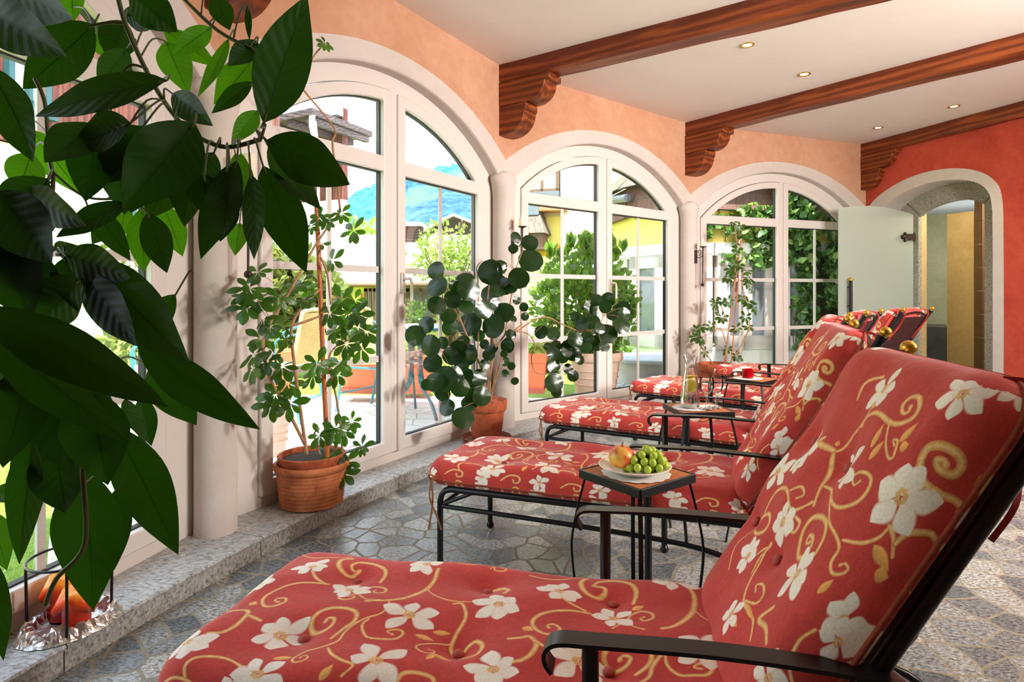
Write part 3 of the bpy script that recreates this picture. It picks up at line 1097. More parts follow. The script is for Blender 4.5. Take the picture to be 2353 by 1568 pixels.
# ================================================================== floral fabric
def fabric():
    Wp, Hp = 1960, 620                                  # one texel per millimetre of cloth
    red = np.array(lin((198, 68, 62)))
    img = np.zeros((Hp, Wp, 3))
    rs = np.random.RandomState(3)

    def up(a, fx, fy):
        ys = np.linspace(0, a.shape[0] - 1.001, fy)
        xs = np.linspace(0, a.shape[1] - 1.001, fx)
        y0, x0 = ys.astype(int), xs.astype(int)
        ty, tx = (ys - y0)[:, None], (xs - x0)[None]
        return (a[y0][:, x0] * (1 - ty) * (1 - tx) + a[y0][:, x0 + 1] * (1 - ty) * tx + a[y0 + 1][:, x0] * ty * (1 - tx) + a[y0 + 1][:, x0 + 1] * ty * tx)

    n1 = up(rs.rand(Hp // 4 + 2, Wp // 7 + 2), Wp, Hp)
    n2 = up(rs.rand(Hp // 40 + 2, Wp // 40 + 2), Wp, Hp)
    n3 = up(rs.rand(Hp // 2 + 2, Wp // 2 + 2), Wp, Hp)
    shade = 0.80 + 0.16 * n1 + 0.14 * n2 + 0.18 * n3
    img[:] = red[None, None] * shade[..., None]
    yy, xx = np.mgrid[0:Hp, 0:Wp]
    streak = up(rs.rand(Hp // 6, Wp // 6), Wp, Hp)

    def paint(x0, x1, y0, y1, alpha, col):
        img[y0:y1, x0:x1] = img[y0:y1, x0:x1] * (1 - alpha[..., None]) + col * alpha[..., None]

    def win(cx0, cx1, cy0, cy1):
        return max(0, int(cx0)), min(Wp, int(cx1) + 1), max(0, int(cy0)), min(Hp, int(cy1) + 1)

    gold_d, gold_l, gold_m = np.array(lin((214, 128, 58))), np.array(lin((250, 214, 146))), np.array(lin((240, 178, 98)))

    def stroke(w, pts):
        sp_ = spline([(x, y) for x, y in pts], 7)
        m = len(sp_)
        P_ = np.array(sp_)
        x0, x1, y0, y1 = win(P_[:, 0].min() - 14, P_[:, 0].max() + 14, P_[:, 1].min() - 14, P_[:, 1].max() + 14)
        if x1 <= x0 or y1 <= y0: return
        X, Y = xx[y0:y1, x0:x1], yy[y0:y1, x0:x1]
        best = np.full(X.shape, 1e9)
        for i in range(m - 1):
            a, b = P_[i], P_[i + 1]
            t_ = i / (m - 1)
            r = w * (0.42 + 0.50 * math.sin(PI * min(1, 0.15 + 0.85 * t_)) ** 0.8) * 0.66
            if i > m - 4: r = w * 0.52
            ab = b - a
            q = np.clip(((X - a[0]) * ab[0] + (Y - a[1]) * ab[1]) / (ab @ ab + 1e-9), 0, 1)
            ds = np.hypot(X - a[0] - q * ab[0], Y - a[1] - q * ab[1]) / r
            best = np.minimum(best, ds)
        al = np.clip((1.0 - best) * w * 0.9, 0, 1)
        k = np.clip(1 - best, 0, 1)
        c = gold_d * (1 - k[..., None]) + gold_l * k[..., None]
        c = c * (0.86 + 0.28 * streak[y0:y1, x0:x1, None])
        paint(x0, x1, y0, y1, al, c)

    def leaf(ax, ay, bx, by, w):
        x0, x1, y0, y1 = win(min(ax, bx) - w, max(ax, bx) + w, min(ay, by) - w, max(ay, by) + w)
        if x1 <= x0 or y1 <= y0: return
        X, Y = xx[y0:y1, x0:x1], yy[y0:y1, x0:x1]
        ab = np.array([bx - ax, by - ay], float)
        L_ = np.hypot(*ab) + 1e-6
        u = ((X - ax) * ab[0] + (Y - ay) * ab[1]) / L_ / L_
        v = ((X - ax) * -ab[1] + (Y - ay) * ab[0]) / L_
        half = w * 0.55 * np.clip(np.sin(PI * np.clip(u, 0, 1) ** 0.8), 0, 1) + 1e-6
        k = 1 - np.abs(v) / half
        al = np.clip(k * 3, 0, 1) * ((u > 0) & (u < 1))
        c = gold_m * (0.8 + 0.5 * np.clip(v / w + .5, 0, 1))[..., None]
        paint(x0, x1, y0, y1, al, c)

    cream, peach = np.array(lin((255, 248, 234))), np.array(lin((250, 214, 190)))
    centre = np.array(lin((236, 182, 108)))
    rr = random.Random(11)

    def flower(cx, cy, s):
        a0 = rr.uniform(0, 6.28)
        npet = rr.choice([5, 5, 6, 6])
        x0, x1, y0, y1 = win(cx - s * 1.4, cx + s * 1.4, cy - s * 1.4, cy + s * 1.4)
        if x1 <= x0 or y1 <= y0: return
        X, Y = xx[y0:y1, x0:x1], yy[y0:y1, x0:x1]
        for k in range(npet):
            a = a0 + 2 * PI * k / npet + rr.uniform(-.32, .32)
            Lp = s * rr.uniform(0.78, 1.2)
            wp = s * rr.uniform(0.27, 0.42)
            dx, dy = X - cx, Y - cy
            u = (dx * math.cos(a) + dy * math.sin(a)) / Lp
            v = (-dx * math.sin(a) + dy * math.cos(a))
            v = v + 0.12 * wp * np.sin(u * 7 + k)
            sharp = rr.uniform(0.65, 1.0)
            half = wp * np.clip(np.sin(PI * np.clip(u, 0, 1) ** 1.35), 0, 1) ** sharp + 1e-6
            kk = 1 - np.abs(v) / half
            al = np.clip(kk * 4, 0, 1) * ((u > 0) & (u < 1))
            pk = rr.uniform(0.05, 0.55)
            sh = np.clip(0.65 - u * .6 + (streak[y0:y1, x0:x1] - .5) * .5, 0, 1) * pk + 0.25 * (kk < .25)
            c = cream * (1 - sh[..., None]) + peach * sh[..., None]
            paint(x0, x1, y0, y1, al, c)
        for k in range(7):
            a = a0 + k * 0.9
            px_, py_ = cx + s * .16 * math.cos(a), cy + s * .13 * math.sin(a)
            dd_ = np.hypot(X - px_, Y - py_)
            paint(x0, x1, y0, y1, np.clip((s * .10 - dd_) / 2, 0, .85), centre * rr.uniform(.8, 1.15))

    for w, pts in PATTERN_STROKES:
        stroke(w * 1.1, pts)
    for q in PATTERN_LEAVES:
        leaf(*q)
    for cx, cy, s in PATTERN_FLOWERS:
        flower(cx, cy, s * (.90 if cx < 1120 else .74))
    # fill the strip along the near side of the backrest and below with a few more blooms
    for cx, cy, s in [(1850, 500, 52), (1480, 500, 50), (30, 480, 50)]:
        flower(cx, cy, s)
    for k in range(18):
        u_ = 30 + k * 112
        for yb, sg in ((14, 1), (604, -1)):
            if k % 2 == (0 if sg > 0 else 1) and not 1150 < u_ < 1800:
                flower(u_ + rr.uniform(-15, 15), yb + sg * 8, 38)
            elif not (1150 < u_ < 1800 and sg > 0):
                stroke(8, [(u_ - 40, yb), (u_ - 10, yb + sg * 26), (u_ + 26, yb + sg * 22), (u_ + 30, yb), (u_ + 12, yb - sg * 6), (u_ + 6, yb + sg * 8)])
    # to sRGB bytes
    img = np.clip(img, 0, 1)
    im = bpy.data.images.new('floral_cloth', Wp, Hp)
    srgb = np.where(img <= 0.0031308, img * 12.92, 1.055 * np.power(img, 1 / 2.4) - 0.055)
    buf = np.ones((Hp, Wp, 4), np.float32)
    buf[..., :3] = srgb
    im.pixels.foreach_set(buf.ravel())
    im.update()
    im.pack()
    return im


CLOTH = fabric()


def cloth_mat():
    t = NT('floral_cushion_cloth')
    uv = t.n('ShaderNodeUVMap')
    im = t.n('ShaderNodeTexImage')
    im.image = CLOTH
    im.extension = 'MIRROR'
    t.l(uv.outputs[0], im.inputs[0])
    co = t.coord('Object')
    fuzz = t.noise(co, 260, 3, 0.7)
    col = t.mix(1.0, im.outputs[0], t.ramp(fuzz, [(0.3, (0.86, 0.86, 0.86)), (0.7, (1.1, 1.1, 1.1))]), 'MULTIPLY')
    nrm = t.bump(t.noise(co, 24, 4), 0.25, 0.01)
    return t.done(t.principled(col, 0.85, 0, nrm, 0.2, **{'Sheen Weight': 0.25, 'Sheen Roughness': 0.4}))


M['cloth'] = cloth_mat()
M['piping'] = plain('cushion_piping', (150, 62, 36), 0.8, var=0.25, scale=90)
M['button'] = plain('cushion_button', (178, 74, 62), 0.7, var=0.1)
M['tie'] = plain('cushion_tie', (150, 96, 52), 0.8, var=0.2, scale=60)
M['tie_red'] = plain('red_cushion_tie', (176, 40, 34), 0.7, var=0.15)

# ================================================================== loungers
LW, RAIL = 0.50, 0.329
TH = math.radians(59)
E1 = V(math.cos(TH), 0, math.sin(TH))
E3 = V(-math.sin(TH), 0, math.cos(TH))


def cushion_shape(o, ex, ey, ez, a, b, top, bot, u0, buttons, nx=96, ny=44, rc=0.085, puff=0.055, sag=None):
    """a soft slab a x b in the plane ex, ey: crowned top, flatter underside, seam between; buttons pull dimples"""
    def place(s, t_):
        x, y = s * a / 2, t_ * b / 2
        ax, ay = abs(x) - (a / 2 - rc), abs(y) - (b / 2 - rc)
        if ax > 0 and ay > 0:
            m = max(ax, ay)
            h = math.hypot(ax, ay)
            k = m / h
            x = math.copysign(a / 2 - rc + ax * k, x)
            y = math.copysign(b / 2 - rc + ay * k, y)
        return x, y

    vs, uvs = [], []
    for side in (1, -1):
        for i in range(nx + 1):
            s = math.sin((2 * i / nx - 1) * PI / 2 * 0.93) / math.sin(PI / 2 * 0.93)
            for j in range(ny + 1):
                t_ = math.sin((2 * j / ny - 1) * PI / 2 * 0.9) / math.sin(PI / 2 * 0.9)
                x, y = place(s, t_)
                e = min((1 - abs(s)) * a / 2, (1 - abs(t_)) * b / 2)
                q = min(e / puff, 1.0)
                prof = math.sqrt(max(0.0, 1 - (1 - q) ** 2))
                crown = 0.84 + 0.16 * (1 - (2 * x / a) ** 4) * (1 - (2 * y / b) ** 4)
                if side > 0:
                    h = top * prof * crown
                    for bx, by in buttons:
                        d2 = ((x - bx) ** 2 + (y - by) ** 2)
                        h -= 0.017 * math.exp(-d2 / 0.0011) + 0.010 * math.exp(-d2 / 0.009)
                    h += 0.004 * math.sin(x * 17 + y * 9) * prof + 0.003 * math.sin(y * 31 - x * 11) * prof
                else:
                    h = -bot * prof
                if sag: h += sag(x)
                ext = (top * (1 - prof) if side > 0 else top + bot * prof * .8) * .9
                ye = y + (math.copysign(ext, y) if (1 - abs(t_)) * b <= (1 - abs(s)) * a else 0)
                xe = x + (math.copysign(ext, x) if (1 - abs(t_)) * b > (1 - abs(s)) * a else 0)
                vs.append(o + ex * x + ey * y + ez * h)
                uvs.append(((u0 + a / 2 + xe) / 1.96, (ye + LW / 2 + 0.06) / 0.62))
    n1 = (nx + 1) * (ny + 1)
    fs = []
    for i in range(nx):
        for j in range(ny):
            p, q = i * (ny + 1) + j, (i + 1) * (ny + 1) + j
            fs.append((p, q, q + 1, p + 1))
            fs.append((n1 + p, n1 + p + 1, n1 + q + 1, n1 + q))
    rim = []
    for k in range(160):
        f = k / 160 * 4
        i, r = int(f), f - int(f)
        s, t_ = [(-1 + 2 * r, -1), (1, -1 + 2 * r), (1 - 2 * r, 1), (-1, 1 - 2 * r)][i]
        x, y = place(s, t_)
        rim.append(o + ex * x + ey * y + ez * (sag(x) if sag else 0))
    return vs, fs, uvs, rim


def lounger(loc, ang_deg, xh, x0, label, ties=True, seat_btn=None, back_btn=None):
    root = empty('sun_lounger', loc, math.radians(ang_deg), label, 'lounger', 'wrought iron sun loungers with floral cushions')
    ir = M['black_iron']
    # --- base frame
    mb = MB()
    for y in (0, LW):
        mb.tube([(xh + .03, y, RAIL), (.05, y, RAIL), (.022, y, RAIL - .007), (.006, y, RAIL - .024), (0, y, RAIL - .05), (0, y, RAIL - .09)], .0115, 10)
        mb.tube(spline([(0, y, .262), (.5, y, .256), (.85, y, .244), (1.0, y, .222), (1.12, y, .19), (1.22, y, .15)], 5), .009, 8)
        mb.tube([(.13, y, RAIL - .006), (.004, y, .266)], .007, 8)
    for x in (.012, .4, .77, xh):
        mb.tube([(x, 0, RAIL - .012 if x < .02 else RAIL), (x, LW, RAIL - .012 if x < .02 else RAIL)], .008 if 0 < x < 1 else .0115, 8)
    mb.tube([(0, 0, .262), (0, LW, .262)], .008, 8)
    # flat mesh straps of the seat
    for k in range(5):
        y = LW * (k + 1) / 6
        mb.bar([(.02, y, RAIL + .004), (xh, y, RAIL + .004)], .02, .003)
    mb.build('frame', ir, root, smooth=50)
    for y in (0, LW):
        mb = MB()
        mb.tube([(0, y, RAIL - .07), (0, y, .03)], .0115, 10)
        mb.lathe([(.006, 0), (.015, .004), (.018, .013), (.014, .022), (.009, .03)], 14, (0, y, 0))
        mb.build('leg', ir, root, smooth=50)
        mb = MB()
        mb.tube([(.77, y, RAIL), (.77, y, .03)], .0125, 10)
        mb.lathe([(.006, 0), (.015, .004), (.018, .013), (.014, .022), (.009, .03)], 14, (.77, y, 0))
        mb.build('leg', ir, root, smooth=50)
        # rear foot: two splayed stays with a scroll
        mb = MB()
        mb.tube([(xh + .11, y, .50), (xh + .22, y, .26), (xh + .36, y, .03)], .012, 8)
        mb.tube([(xh - .02, y, .31), (xh + .22, y, .18), (xh + .36, y, .03)], .009, 8)
        mb.lathe([(.006, 0), (.015, .004), (.018, .013), (.014, .022), (.009, .03)], 14, (xh + .36, y, 0))
        mb.build('leg', ir, root, smooth=50)
        # spoked wheel behind the backrest
        mb = MB()
        ys = y + (.03 if y > 0 else -.03)
        c = V(xh + .30, ys, .135)
        mb.tube([c + V(.122 * math.cos(q * PI / 14), 0, .122 * math.sin(q * PI / 14)) for q in range(28)], .009, 8, closed=True)
        for q in range(8):
            a = q * PI / 4
            mb.tube([c + V(.016 * math.cos(a), 0, .016 * math.sin(a)), c + V(.07 * math.cos(a + .12), 0, .07 * math.sin(a + .12)), c + V(.118 * math.cos(a), 0, .118 * math.sin(a))], .005, 6)
        mb.tube([c + V(0, -.02, 0), c + V(0, .02, 0)], .018, 10)
        mb.build('wheel', ir, root, smooth=50)
        # arm with curled front end, on its post
        mb = MB()
        ya = y + (.022 if y > 0 else -.022)
        path = [(.715, ya, .512), (.706, ya, .524), (.704, ya, .538), (.712, ya, .550), (.730, ya, .556), (.77, ya, .5575), (.92, ya, .562), (1.04, ya, .560), (xh + .07, ya, .555), (xh + .12, (ya + y) / 2, .546), (xh + .14, y, .535)]
        mb.sweep(spline(path, 4), [(-.018, -.003), (.018, -.003), (.018, .003), (-.018, .003)], None)
        mb.tube([(.77, y, RAIL), (.77, ya, RAIL + .03), (.77, ya, .555)], .0125, 10)
        mb.build('armrest', ir, root, smooth=40)
    # --- backrest
    base = V(xh, 0, .372)
    top = base + E1 * .652
    mb = MB()
    for y in (0, LW):
        mb.tube([base - E1 * .10 + V(0, y, 0), top + V(0, y, 0)], .0125, 12)
        mb.tube([top + V(0, y, 0) - E1 * .012, top + V(0, y, 0) + E1 * .004], .016, 12)
    for q, r in ((-.08, .008), (.36, .006)):
        mb.tube([base + E1 * q, base + E1 * q + V(0, LW, 0)], r, 8)
    arcp = [base + E1 * (.60 + .045 * math.sin(PI * k / 12)) + V(0, LW * k / 12, 0) for k in range(13)]
    mb.tube(arcp, .008, 8)
    mb.build('backrest_frame', ir, root, smooth=50)
    mb = MB()
    n = 26
    for k in range(n):
        y = .030 + (LW - .06) * k / (n - 1)
        mb.bar([base + E1 * (-.07) + V(0, y, 0), base + E1 * .60 + V(0, y, 0)], .007, .004, up=E3)
    for k in range(36):
        q = -.06 + .66 * k / 35
        mb.bar([base + E1 * q + V(0, .028, 0) + E3 * .002, base + E1 * q + V(0, LW - .028, 0) + E3 * .002], .007, .003, up=E3)
    mb.build('backrest_mesh', M['wicker'], root, smooth=0)
    for y in (0, LW):
        mb = MB()
        mb.ball(top + V(0, y, 0) + E1 * .020, .0165, 16)
        mb.lathe([(.011, 0), (.009, .006)], 12, top + V(0, y, 0) + E1 * .002, axis=E1)
        mb.build('finial', M['gold'], root, smooth=80)
    # --- cushion
    a = xh - .02 - x0
    wb = LW + .025
    ctr = V((x0 + xh - .02) / 2, LW / 2, RAIL + .030)
    sb = seat_btn if seat_btn is not None else [(-.30, -.12), (-.30, .12), (0, -.12), (0, .12), (.29, -.12), (.29, .12)]
    vs, fs, uvs, rim = cushion_shape(ctr, V(1, 0, 0), V(0, 1, 0), V(0, 0, 1), a, wb, .074, .026, .08 + x0, sb)
    mb = MB()
    mb.add(vs, fs, 0, uvs)
    seat = mb.build('seat_cushion', M['cloth'], root, smooth=180)
    mb = MB()
    mb.tube(rim, .0042, 6, closed=True)
    mb.build('piping', M['piping'], seat, smooth=180)

    def buttons(par, ctr_, ex, ey, ez, btn, top_):
        for bx, by in btn:
            m2 = MB()
            q = ctr_ + ex * bx + ey * by + ez * (top_ - .022)
            m2.lathe([(.0001, -.006), (.0105, -.004), (.0112, -.001), (.0085, .003), (.0001, .0045)], 14, q, axis=ez, caps=False)
            m2.build('button', M['button'], par, smooth=180)

    buttons(seat, ctr, V(1, 0, 0), V(0, 1, 0), V(0, 0, 1), sb, .074)
    hb = .675
    cb = base + V(0, LW / 2, 0) + E3 * .036 + E1 * (hb / 2 - .03)
    bb = back_btn if back_btn is not None else [(-.20, -.12), (-.20, .12), (.06, -.12), (.06, .12)]
    vs, fs, uvs, rim = cushion_shape(cb, E1, V(0, 1, 0), E3, hb, wb, .070, .024, 1.14, bb, 70, 44)
    mb = MB()
    mb.add(vs, fs, 0, uvs)
    back = mb.build('back_cushion', M['cloth'], root, smooth=180)
    mb = MB()
    mb.tube(rim, .0042, 6, closed=True)
    mb.build('piping', M['piping'], back, smooth=180)
    buttons(back, cb, E1, V(0, 1, 0), E3, bb, .070)
    # --- ties
    if ties:
        mb = MB()
        for y in (-.012,):
            mb.bar(spline([(x0 + .05, y - .012, RAIL + .03), (x0 + .06, y - .02, RAIL - .02), (x0 + .055, y - .018, RAIL - .08), (x0 + .04, y - .016, RAIL - .15)], 5), .007, .0015, up=(0, 1, 0))
            mb.bar(spline([(x0 + .05, y - .012, RAIL + .03), (x0 + .05, y - .024, RAIL - .03), (x0 + .075, y - .02, RAIL - .09), (x0 + .095, y - .018, RAIL - .145)], 5), .007, .0015, up=(0, 1, 0))
            mb.tube(spline([(x0 + .05, y - .012, RAIL + .03), (x0 + .045, y - .022, RAIL + .055), (x0 + .07, y - .02, RAIL + .05), (x0 + .056, y - .016, RAIL + .028)], 5), .003, 5)
        mb.build('tie', M['tie'], seat, smooth=60)
    for y in (.045, LW - .06):
        mb = MB()
        q = base + V(0, y, 0)
        mb.bar(spline([q + E1 * .635 + E3 * .055, q + E1 * .652 + E3 * .015, q + E1 * .635 - E3 * .016, q + E1 * .55 - E3 * .024, q + E1 * .49 + V(.008, -.03, 0) - E3 * .022, q + E1 * .43 + V(.01, -.035, 0) - E3 * .018], 5), .008, .0015, up=(0, 1, 0))
        mb.build('tie', M['tie_red'], back, smooth=60)
    if not ties:
        return root
    mb = MB()
    q = base + V(0, -.015, 0) + E3 * .03
    mb.bar(spline([q + E1 * .32, q + E1 * .30 + V(.02, -.016, -.02), q + E1 * .27 + V(.025, -.016, -.05), q + E1 * .25 + V(.03, -.012, -.12)], 5), .007, .002, up=(0, 1, 0))
    mb.build('tie', M['tie_red'], back, smooth=60)
    return root


def near_leg(x, y):
    return (x, y, 0)


lounger((-.6376, 1.056, 0), -11.0, 1.055, -.012, 'large red floral sun lounger nearest the camera, its cushion filling the bottom edge', ties=False,
        seat_btn=[(-.29, .12), (-.29, -.11), (.01, .13), (.01, -.10), (.28, .13), (.28, -.10)], back_btn=[(.10, -.03), (.10, .16), (-.11, .0), (-.11, .19)])
lounger((-.270, 2.291, 0), -20.0, 1.112, -.075, 'red floral sun lounger behind the fruit table, tie hanging from its foot end')
lounger((.193, 3.365, 0), -29.5, 1.112, -.075, 'red floral sun lounger behind the water carafe, foot end by the dinner-plate plant')
lounger((.886, 4.383, 0), -39.4, 1.112, -.075, 'red floral sun lounger just behind the red candle table, its foot end toward the window')
lounger((1.902 * .9425, 5.636 * .9425, 0), -53.6, 1.112, -.075, 'red floral sun lounger farthest away, its back standing before the glass door')


# ================================================================== side tables and what stands on them
def tile_mat():
    t = NT('terracotta_tiles')
    co = t.coord('Object')
    br = t.n('ShaderNodeTexBrick')
    br.offset = 0.0
    t.l(co, br.inputs['Vector'])
    br.inputs['Scale'].default_value = 1.0
    br.inputs['Brick Width'].default_value = 0.073
    br.inputs['Row Height'].default_value = 0.073
    br.inputs['Mortar Size'].default_value = 0.0016
    br.inputs['Color1'].default_value = (*lin((196, 112, 64)), 1)
    br.inputs['Color2'].default_value = (*lin((182, 98, 56)), 1)
    br.inputs['Mortar'].default_value = (*lin((120, 84, 62)), 1)
    n = t.noise(co, 30, 4)
    col = t.mix(t.math('MULTIPLY', n, 0.35), br.outputs[0], lin((214, 140, 90)))
    return t.done(t.principled(col, 0.6, 0, None, 0.25))


M['tiles'] = tile_mat()
TZ, TS = 0.56, 0.225


def side_table(loc, rz, label):
    root = empty('side_table', (loc[0], loc[1], 0), rz, label, 'side table', 'small iron side tables with tiled tops')
    h = TS / 2
    mb = MB()
    z1 = TZ - .001
    for a, b in (((-h, -h), (h, -h)), ((h, -h), (h, h)), ((h, h), (-h, h)), ((-h, h), (-h, -h))):
        mb.bar([(a[0], a[1], z1 - .011), (b[0], b[1], z1 - .011)], .008, .024)
    mb.build('rim', M['black_iron'], root, smooth=0, bevel=.0015)
    mb = MB()
    mb.box((-h + .004, -h + .004, TZ - .014), (h - .004, h - .004, TZ - .002))
    mb.build('tiled_top', M['tiles'], root, smooth=0)
    for sx, sy in ((-1, -1), (1, -1), (1, 1), (-1, 1)):
        mb = MB()
        c = V(sx, sy, 0) * .70710678
        b = h * 1.41421
        pr = [(b - .016, TZ - .02), (b + .004, .46), (b + .020, .38), (b + .022, .32), (b + .010, .22), (b - .012, .12), (b - .03, .03), (b - .034, 0)]
        mb.sweep(spline([c * r + V(0, 0, z) for r, z in pr], 5), [(-.006, -.003), (.006, -.003), (.006, .003), (-.006, .003)], (c.x, c.y, 0.0001))
        mb.build('leg', M['black_iron'], root, smooth=40)
    mb = MB()
    r = h * 1.41421 - .03
    k = .70710678 * r
    for a, b in (((-k, -k), (k, k)), ((k, -k), (-k, k))):
        mb.bar([(a[0], a[1], .10), (b[0], b[1], .10)], .010, .005)
    mb.build('stretcher', M['black_iron'], root, smooth=0)
    return root


T1 = (.351, 1.717)
T2 = (.815, 2.675)
T3 = (1.415, 3.58)
side_table(T1, math.radians(37), 'iron side table with tiled top carrying the plate of fruit')
side_table(T2, math.radians(7), 'iron side table with tiled top carrying the water carafe and glasses')
side_table(T3, math.radians(42), 'iron side table with tiled top carrying the red candle glass')
M['lace'] = plain('white_lace', (240, 238, 232), 0.8, var=0.03, bump=0.6, bscale=300, bdist=.003)


def doily(loc, r, label, rz=0.0):
    mb = MB()
    n = 72
    vs = [(0, 0, .0012)]
    for rr_, zz in ((r * .5, .0012), (r * .9, .0014), (r, .0006)):
        for i in range(n):
            a = 2 * PI * i / n
            s = 1.0 if rr_ < r * .6 else 1 + .055 * abs(math.sin(a * 8))
            vs.append((rr_ * s * math.cos(a), rr_ * s * math.sin(a), zz))
    fs = [(0, 1 + i, 1 + (i + 1) % n) for i in range(n)]
    for k in range(2):
        fs += [(1 + k * n + i, 1 + (k + 1) * n + i, 1 + (k + 1) * n + (i + 1) % n, 1 + k * n + (i + 1) % n) for i in range(n)]
    mb.add(vs, fs)
    o = mb.build('doily', M['lace'], None, smooth=60, label=label, cat='doily', group='white lace doilies')
    o.location = loc
    return o


doily((T1[0] - .004, T1[1] - .012, TZ), .092, 'white lace doily under the fruit plate')
doily((T2[0] - .035, T2[1] - .012, TZ), .075, 'white lace doily under the water carafe')
doily((T2[0] + .055, T2[1] + .01, TZ), .05, 'white lace doily under the wine glasses')
doily((T3[0] - .03, T3[1], TZ), .08, 'white lace doily under the red candle glass')

# plate
pc = V(T1[0] - .006, T1[1] - .004, TZ + .0018)
mb = MB()
mb.lathe([(.0001, .004), (.055, .004), (.066, .009), (.082, .016), (.100, .021), (.1015, .0195), (.083, .011), (.066, .003), (.058, 0), (.0001, 0)], 56, caps=False)
o = mb.build('plate', plain('cream_porcelain', (240, 232, 218), 0.18, var=0.01), None, smooth=60, label='cream china plate holding the apple and grapes', cat='plate')
o.location = pc
mb = MB()
mb.lathe([(.0925, .0198), (.0955, .0208), (.0965, .0206)], 56, caps=False)
mb.build('rim_line', plain('gold_rim', (206, 172, 104), 0.3, 0.4), o)


def apple_mat():
    t = NT('apple_skin')
    co = t.coord('Object')
    s = t.n('ShaderNodeSeparateXYZ')
    t.l(co, s.inputs[0])
    st = t.noise(t.coord('Object', (60, 60, 8)), 1.2, 4, 0.6)
    f = t.math('ADD', t.math('MULTIPLY', t.noise(co, 18, 3), 1.1), t.math('MULTIPLY', s.outputs['Z'], 3.0))
    f = t.math('ADD', f, t.math('MULTIPLY', st, 0.5))
    col = t.ramp(f, [(0.72, lin((226, 184, 74))), (0.88, lin((232, 160, 62))), (1.0, lin((206, 84, 48)))])
    return t.done(t.principled(col, 0.3, 0, None, 0.5))


root = empty('apple', pc + V(-.036, .004, .005), 0, 'red and yellow apple beside the grapes on the plate', 'apple')
mb = MB()
prof = []
for i in range(25):
    a = PI * i / 24
    r = .0365 * math.sin(a) * (1 + .10 * math.cos(a)) + .0001
    z = .036 - .033 * math.cos(a)
    z -= .009 * math.exp(-(r / .010) ** 2) * (1 if a > PI / 2 else -0.7)
    prof.append((r, z))
mb.lathe(prof, 36, caps=False)
mb.build('body', apple_mat(), root, smooth=180)
mb = MB()
mb.tube([(0, 0, .058), (.001, 0, .068), (.004, .001, .076)], [.0016, .0014, .002], 6)
mb.build('stem', M['bark_d'], root)
# grapes
t = NT('green_grape')
t.done(t.principled(lin((176, 200, 66)), 0.22, 0, None, 0.5, **{'Subsurface Weight': 0.35, 'Subsurface Radius': (0.01, 0.012, 0.004), 'Subsurface Scale': 0.6}))
root = empty('grape_bunch', pc + V(.036, -.008, .0045), 0, 'bunch of green grapes on the plate', 'grapes')
rg = random.Random(8)
pts = []
layers = [(.0128, .047, 12), (.029, .037, 10), (.044, .023, 6), (.057, .010, 3)]
for z, rad, nn in layers:
    for k in range(nn):
        a = 2 * PI * k / nn + z * 40
        pts.append(V(rad * 1.18 * math.cos(a) + z * .22 - .008 + rg.uniform(-.004, .004), rad * .78 * math.sin(a) + rg.uniform(-.003, .003), z + rg.uniform(-.003, .004)))
    if rad > .03:
        for k in range(5):
            a = 2 * PI * k / 5
            pts.append(V(rad * .45 * math.cos(a), rad * .4 * math.sin(a), z))
mb = MB()
for q in pts[::2]:
    mb.tube([(.006, 0, .03 + q.z * .4), q], .0009, 5)
mb.tube(spline([(.004, 0, .072), (.008, -.004, .05), (.020, -.018, .03), (.034, -.034, .02), (.040, -.044, .012)], 4), .0018, 6)
mb.build('stalk', plain('grape_stalk', (150, 128, 62), 0.7), root)
for q in pts:
    mb = MB()
    mb.ball(q, .0118 * rg.uniform(.92, 1.06), 14, 1.08)
    mb.build('berry', t.mat, root, smooth=180)

# carafe
M['glassware'] = glass_thin('clear_glassware', (0.97, 0.98, 0.98), 0.95, 0.0, 0.06)
t = NT('water')
wtr = t.n('ShaderNodeBsdfGlass')
wtr.inputs['IOR'].default_value = 1.2
wtr.inputs['Roughness'].default_value = 0.0
trn = t.n('ShaderNodeBsdfTransparent')
mx = t.n('ShaderNodeMixShader')
mx.inputs[0].default_value = 0.45
t.l(wtr.outputs[0], mx.inputs[1])
t.l(trn.outputs[0], mx.inputs[2])
M['water'] = t.done(mx.outputs[0])
cc = V(T2[0] - .037, T2[1] - .014, TZ + .002)
root = empty('carafe', cc, 0, 'glass carafe of water with lemon slices on the middle side table', 'carafe')
mb = MB()
mb.lathe([(.0001, .004), (.036, .003), (.041, .008), (.0415, .02), (.039, .06), (.034, .11), (.027, .150), (.0235, .172), (.025, .192), (.030, .212), (.034, .226)], 40, caps=False)
mb.build('glass_body', M['glassware'], root, smooth=180)
mb = MB()
mb.lathe([(.0001, .007), (.036, .007), (.0395, .012), (.040, .02), (.0375, .06), (.0325, .11), (.0265, .150), (.0223, .170), (.0001, .170)], 40, caps=False)
mb.build('water', M['water'], root, smooth=60)


def lemon_mat():
    t = NT('lemon_slice')
    co = t.coord('Object')
    s = t.n('ShaderNodeSeparateXYZ')
    t.l(co, s.inputs[0])
    r = t.math('SQRT', t.math('ADD', t.math('MULTIPLY', s.outputs['X'], s.outputs['X']), t.math('MULTIPLY', s.outputs['Z'], s.outputs['Z'])))
    a = t.math('ARCTAN2', s.outputs['X'], s.outputs['Z'])
    seg = t.math('LESS_THAN', t.math('ABSOLUTE', t.math('SINE', t.math('MULTIPLY', a, 4.0))), 0.16)
    rim = t.math('GREATER_THAN', r, .0250)
    m = t.math('MAXIMUM', seg, rim)
    col = t.mix(m, lin((246, 224, 62)), lin((252, 244, 190)))
    col = t.mix(t.math('GREATER_THAN', r, .0280), col, lin((250, 214, 30)))
    return t.done(t.principled(col, 0.4, 0, None, 0.5))


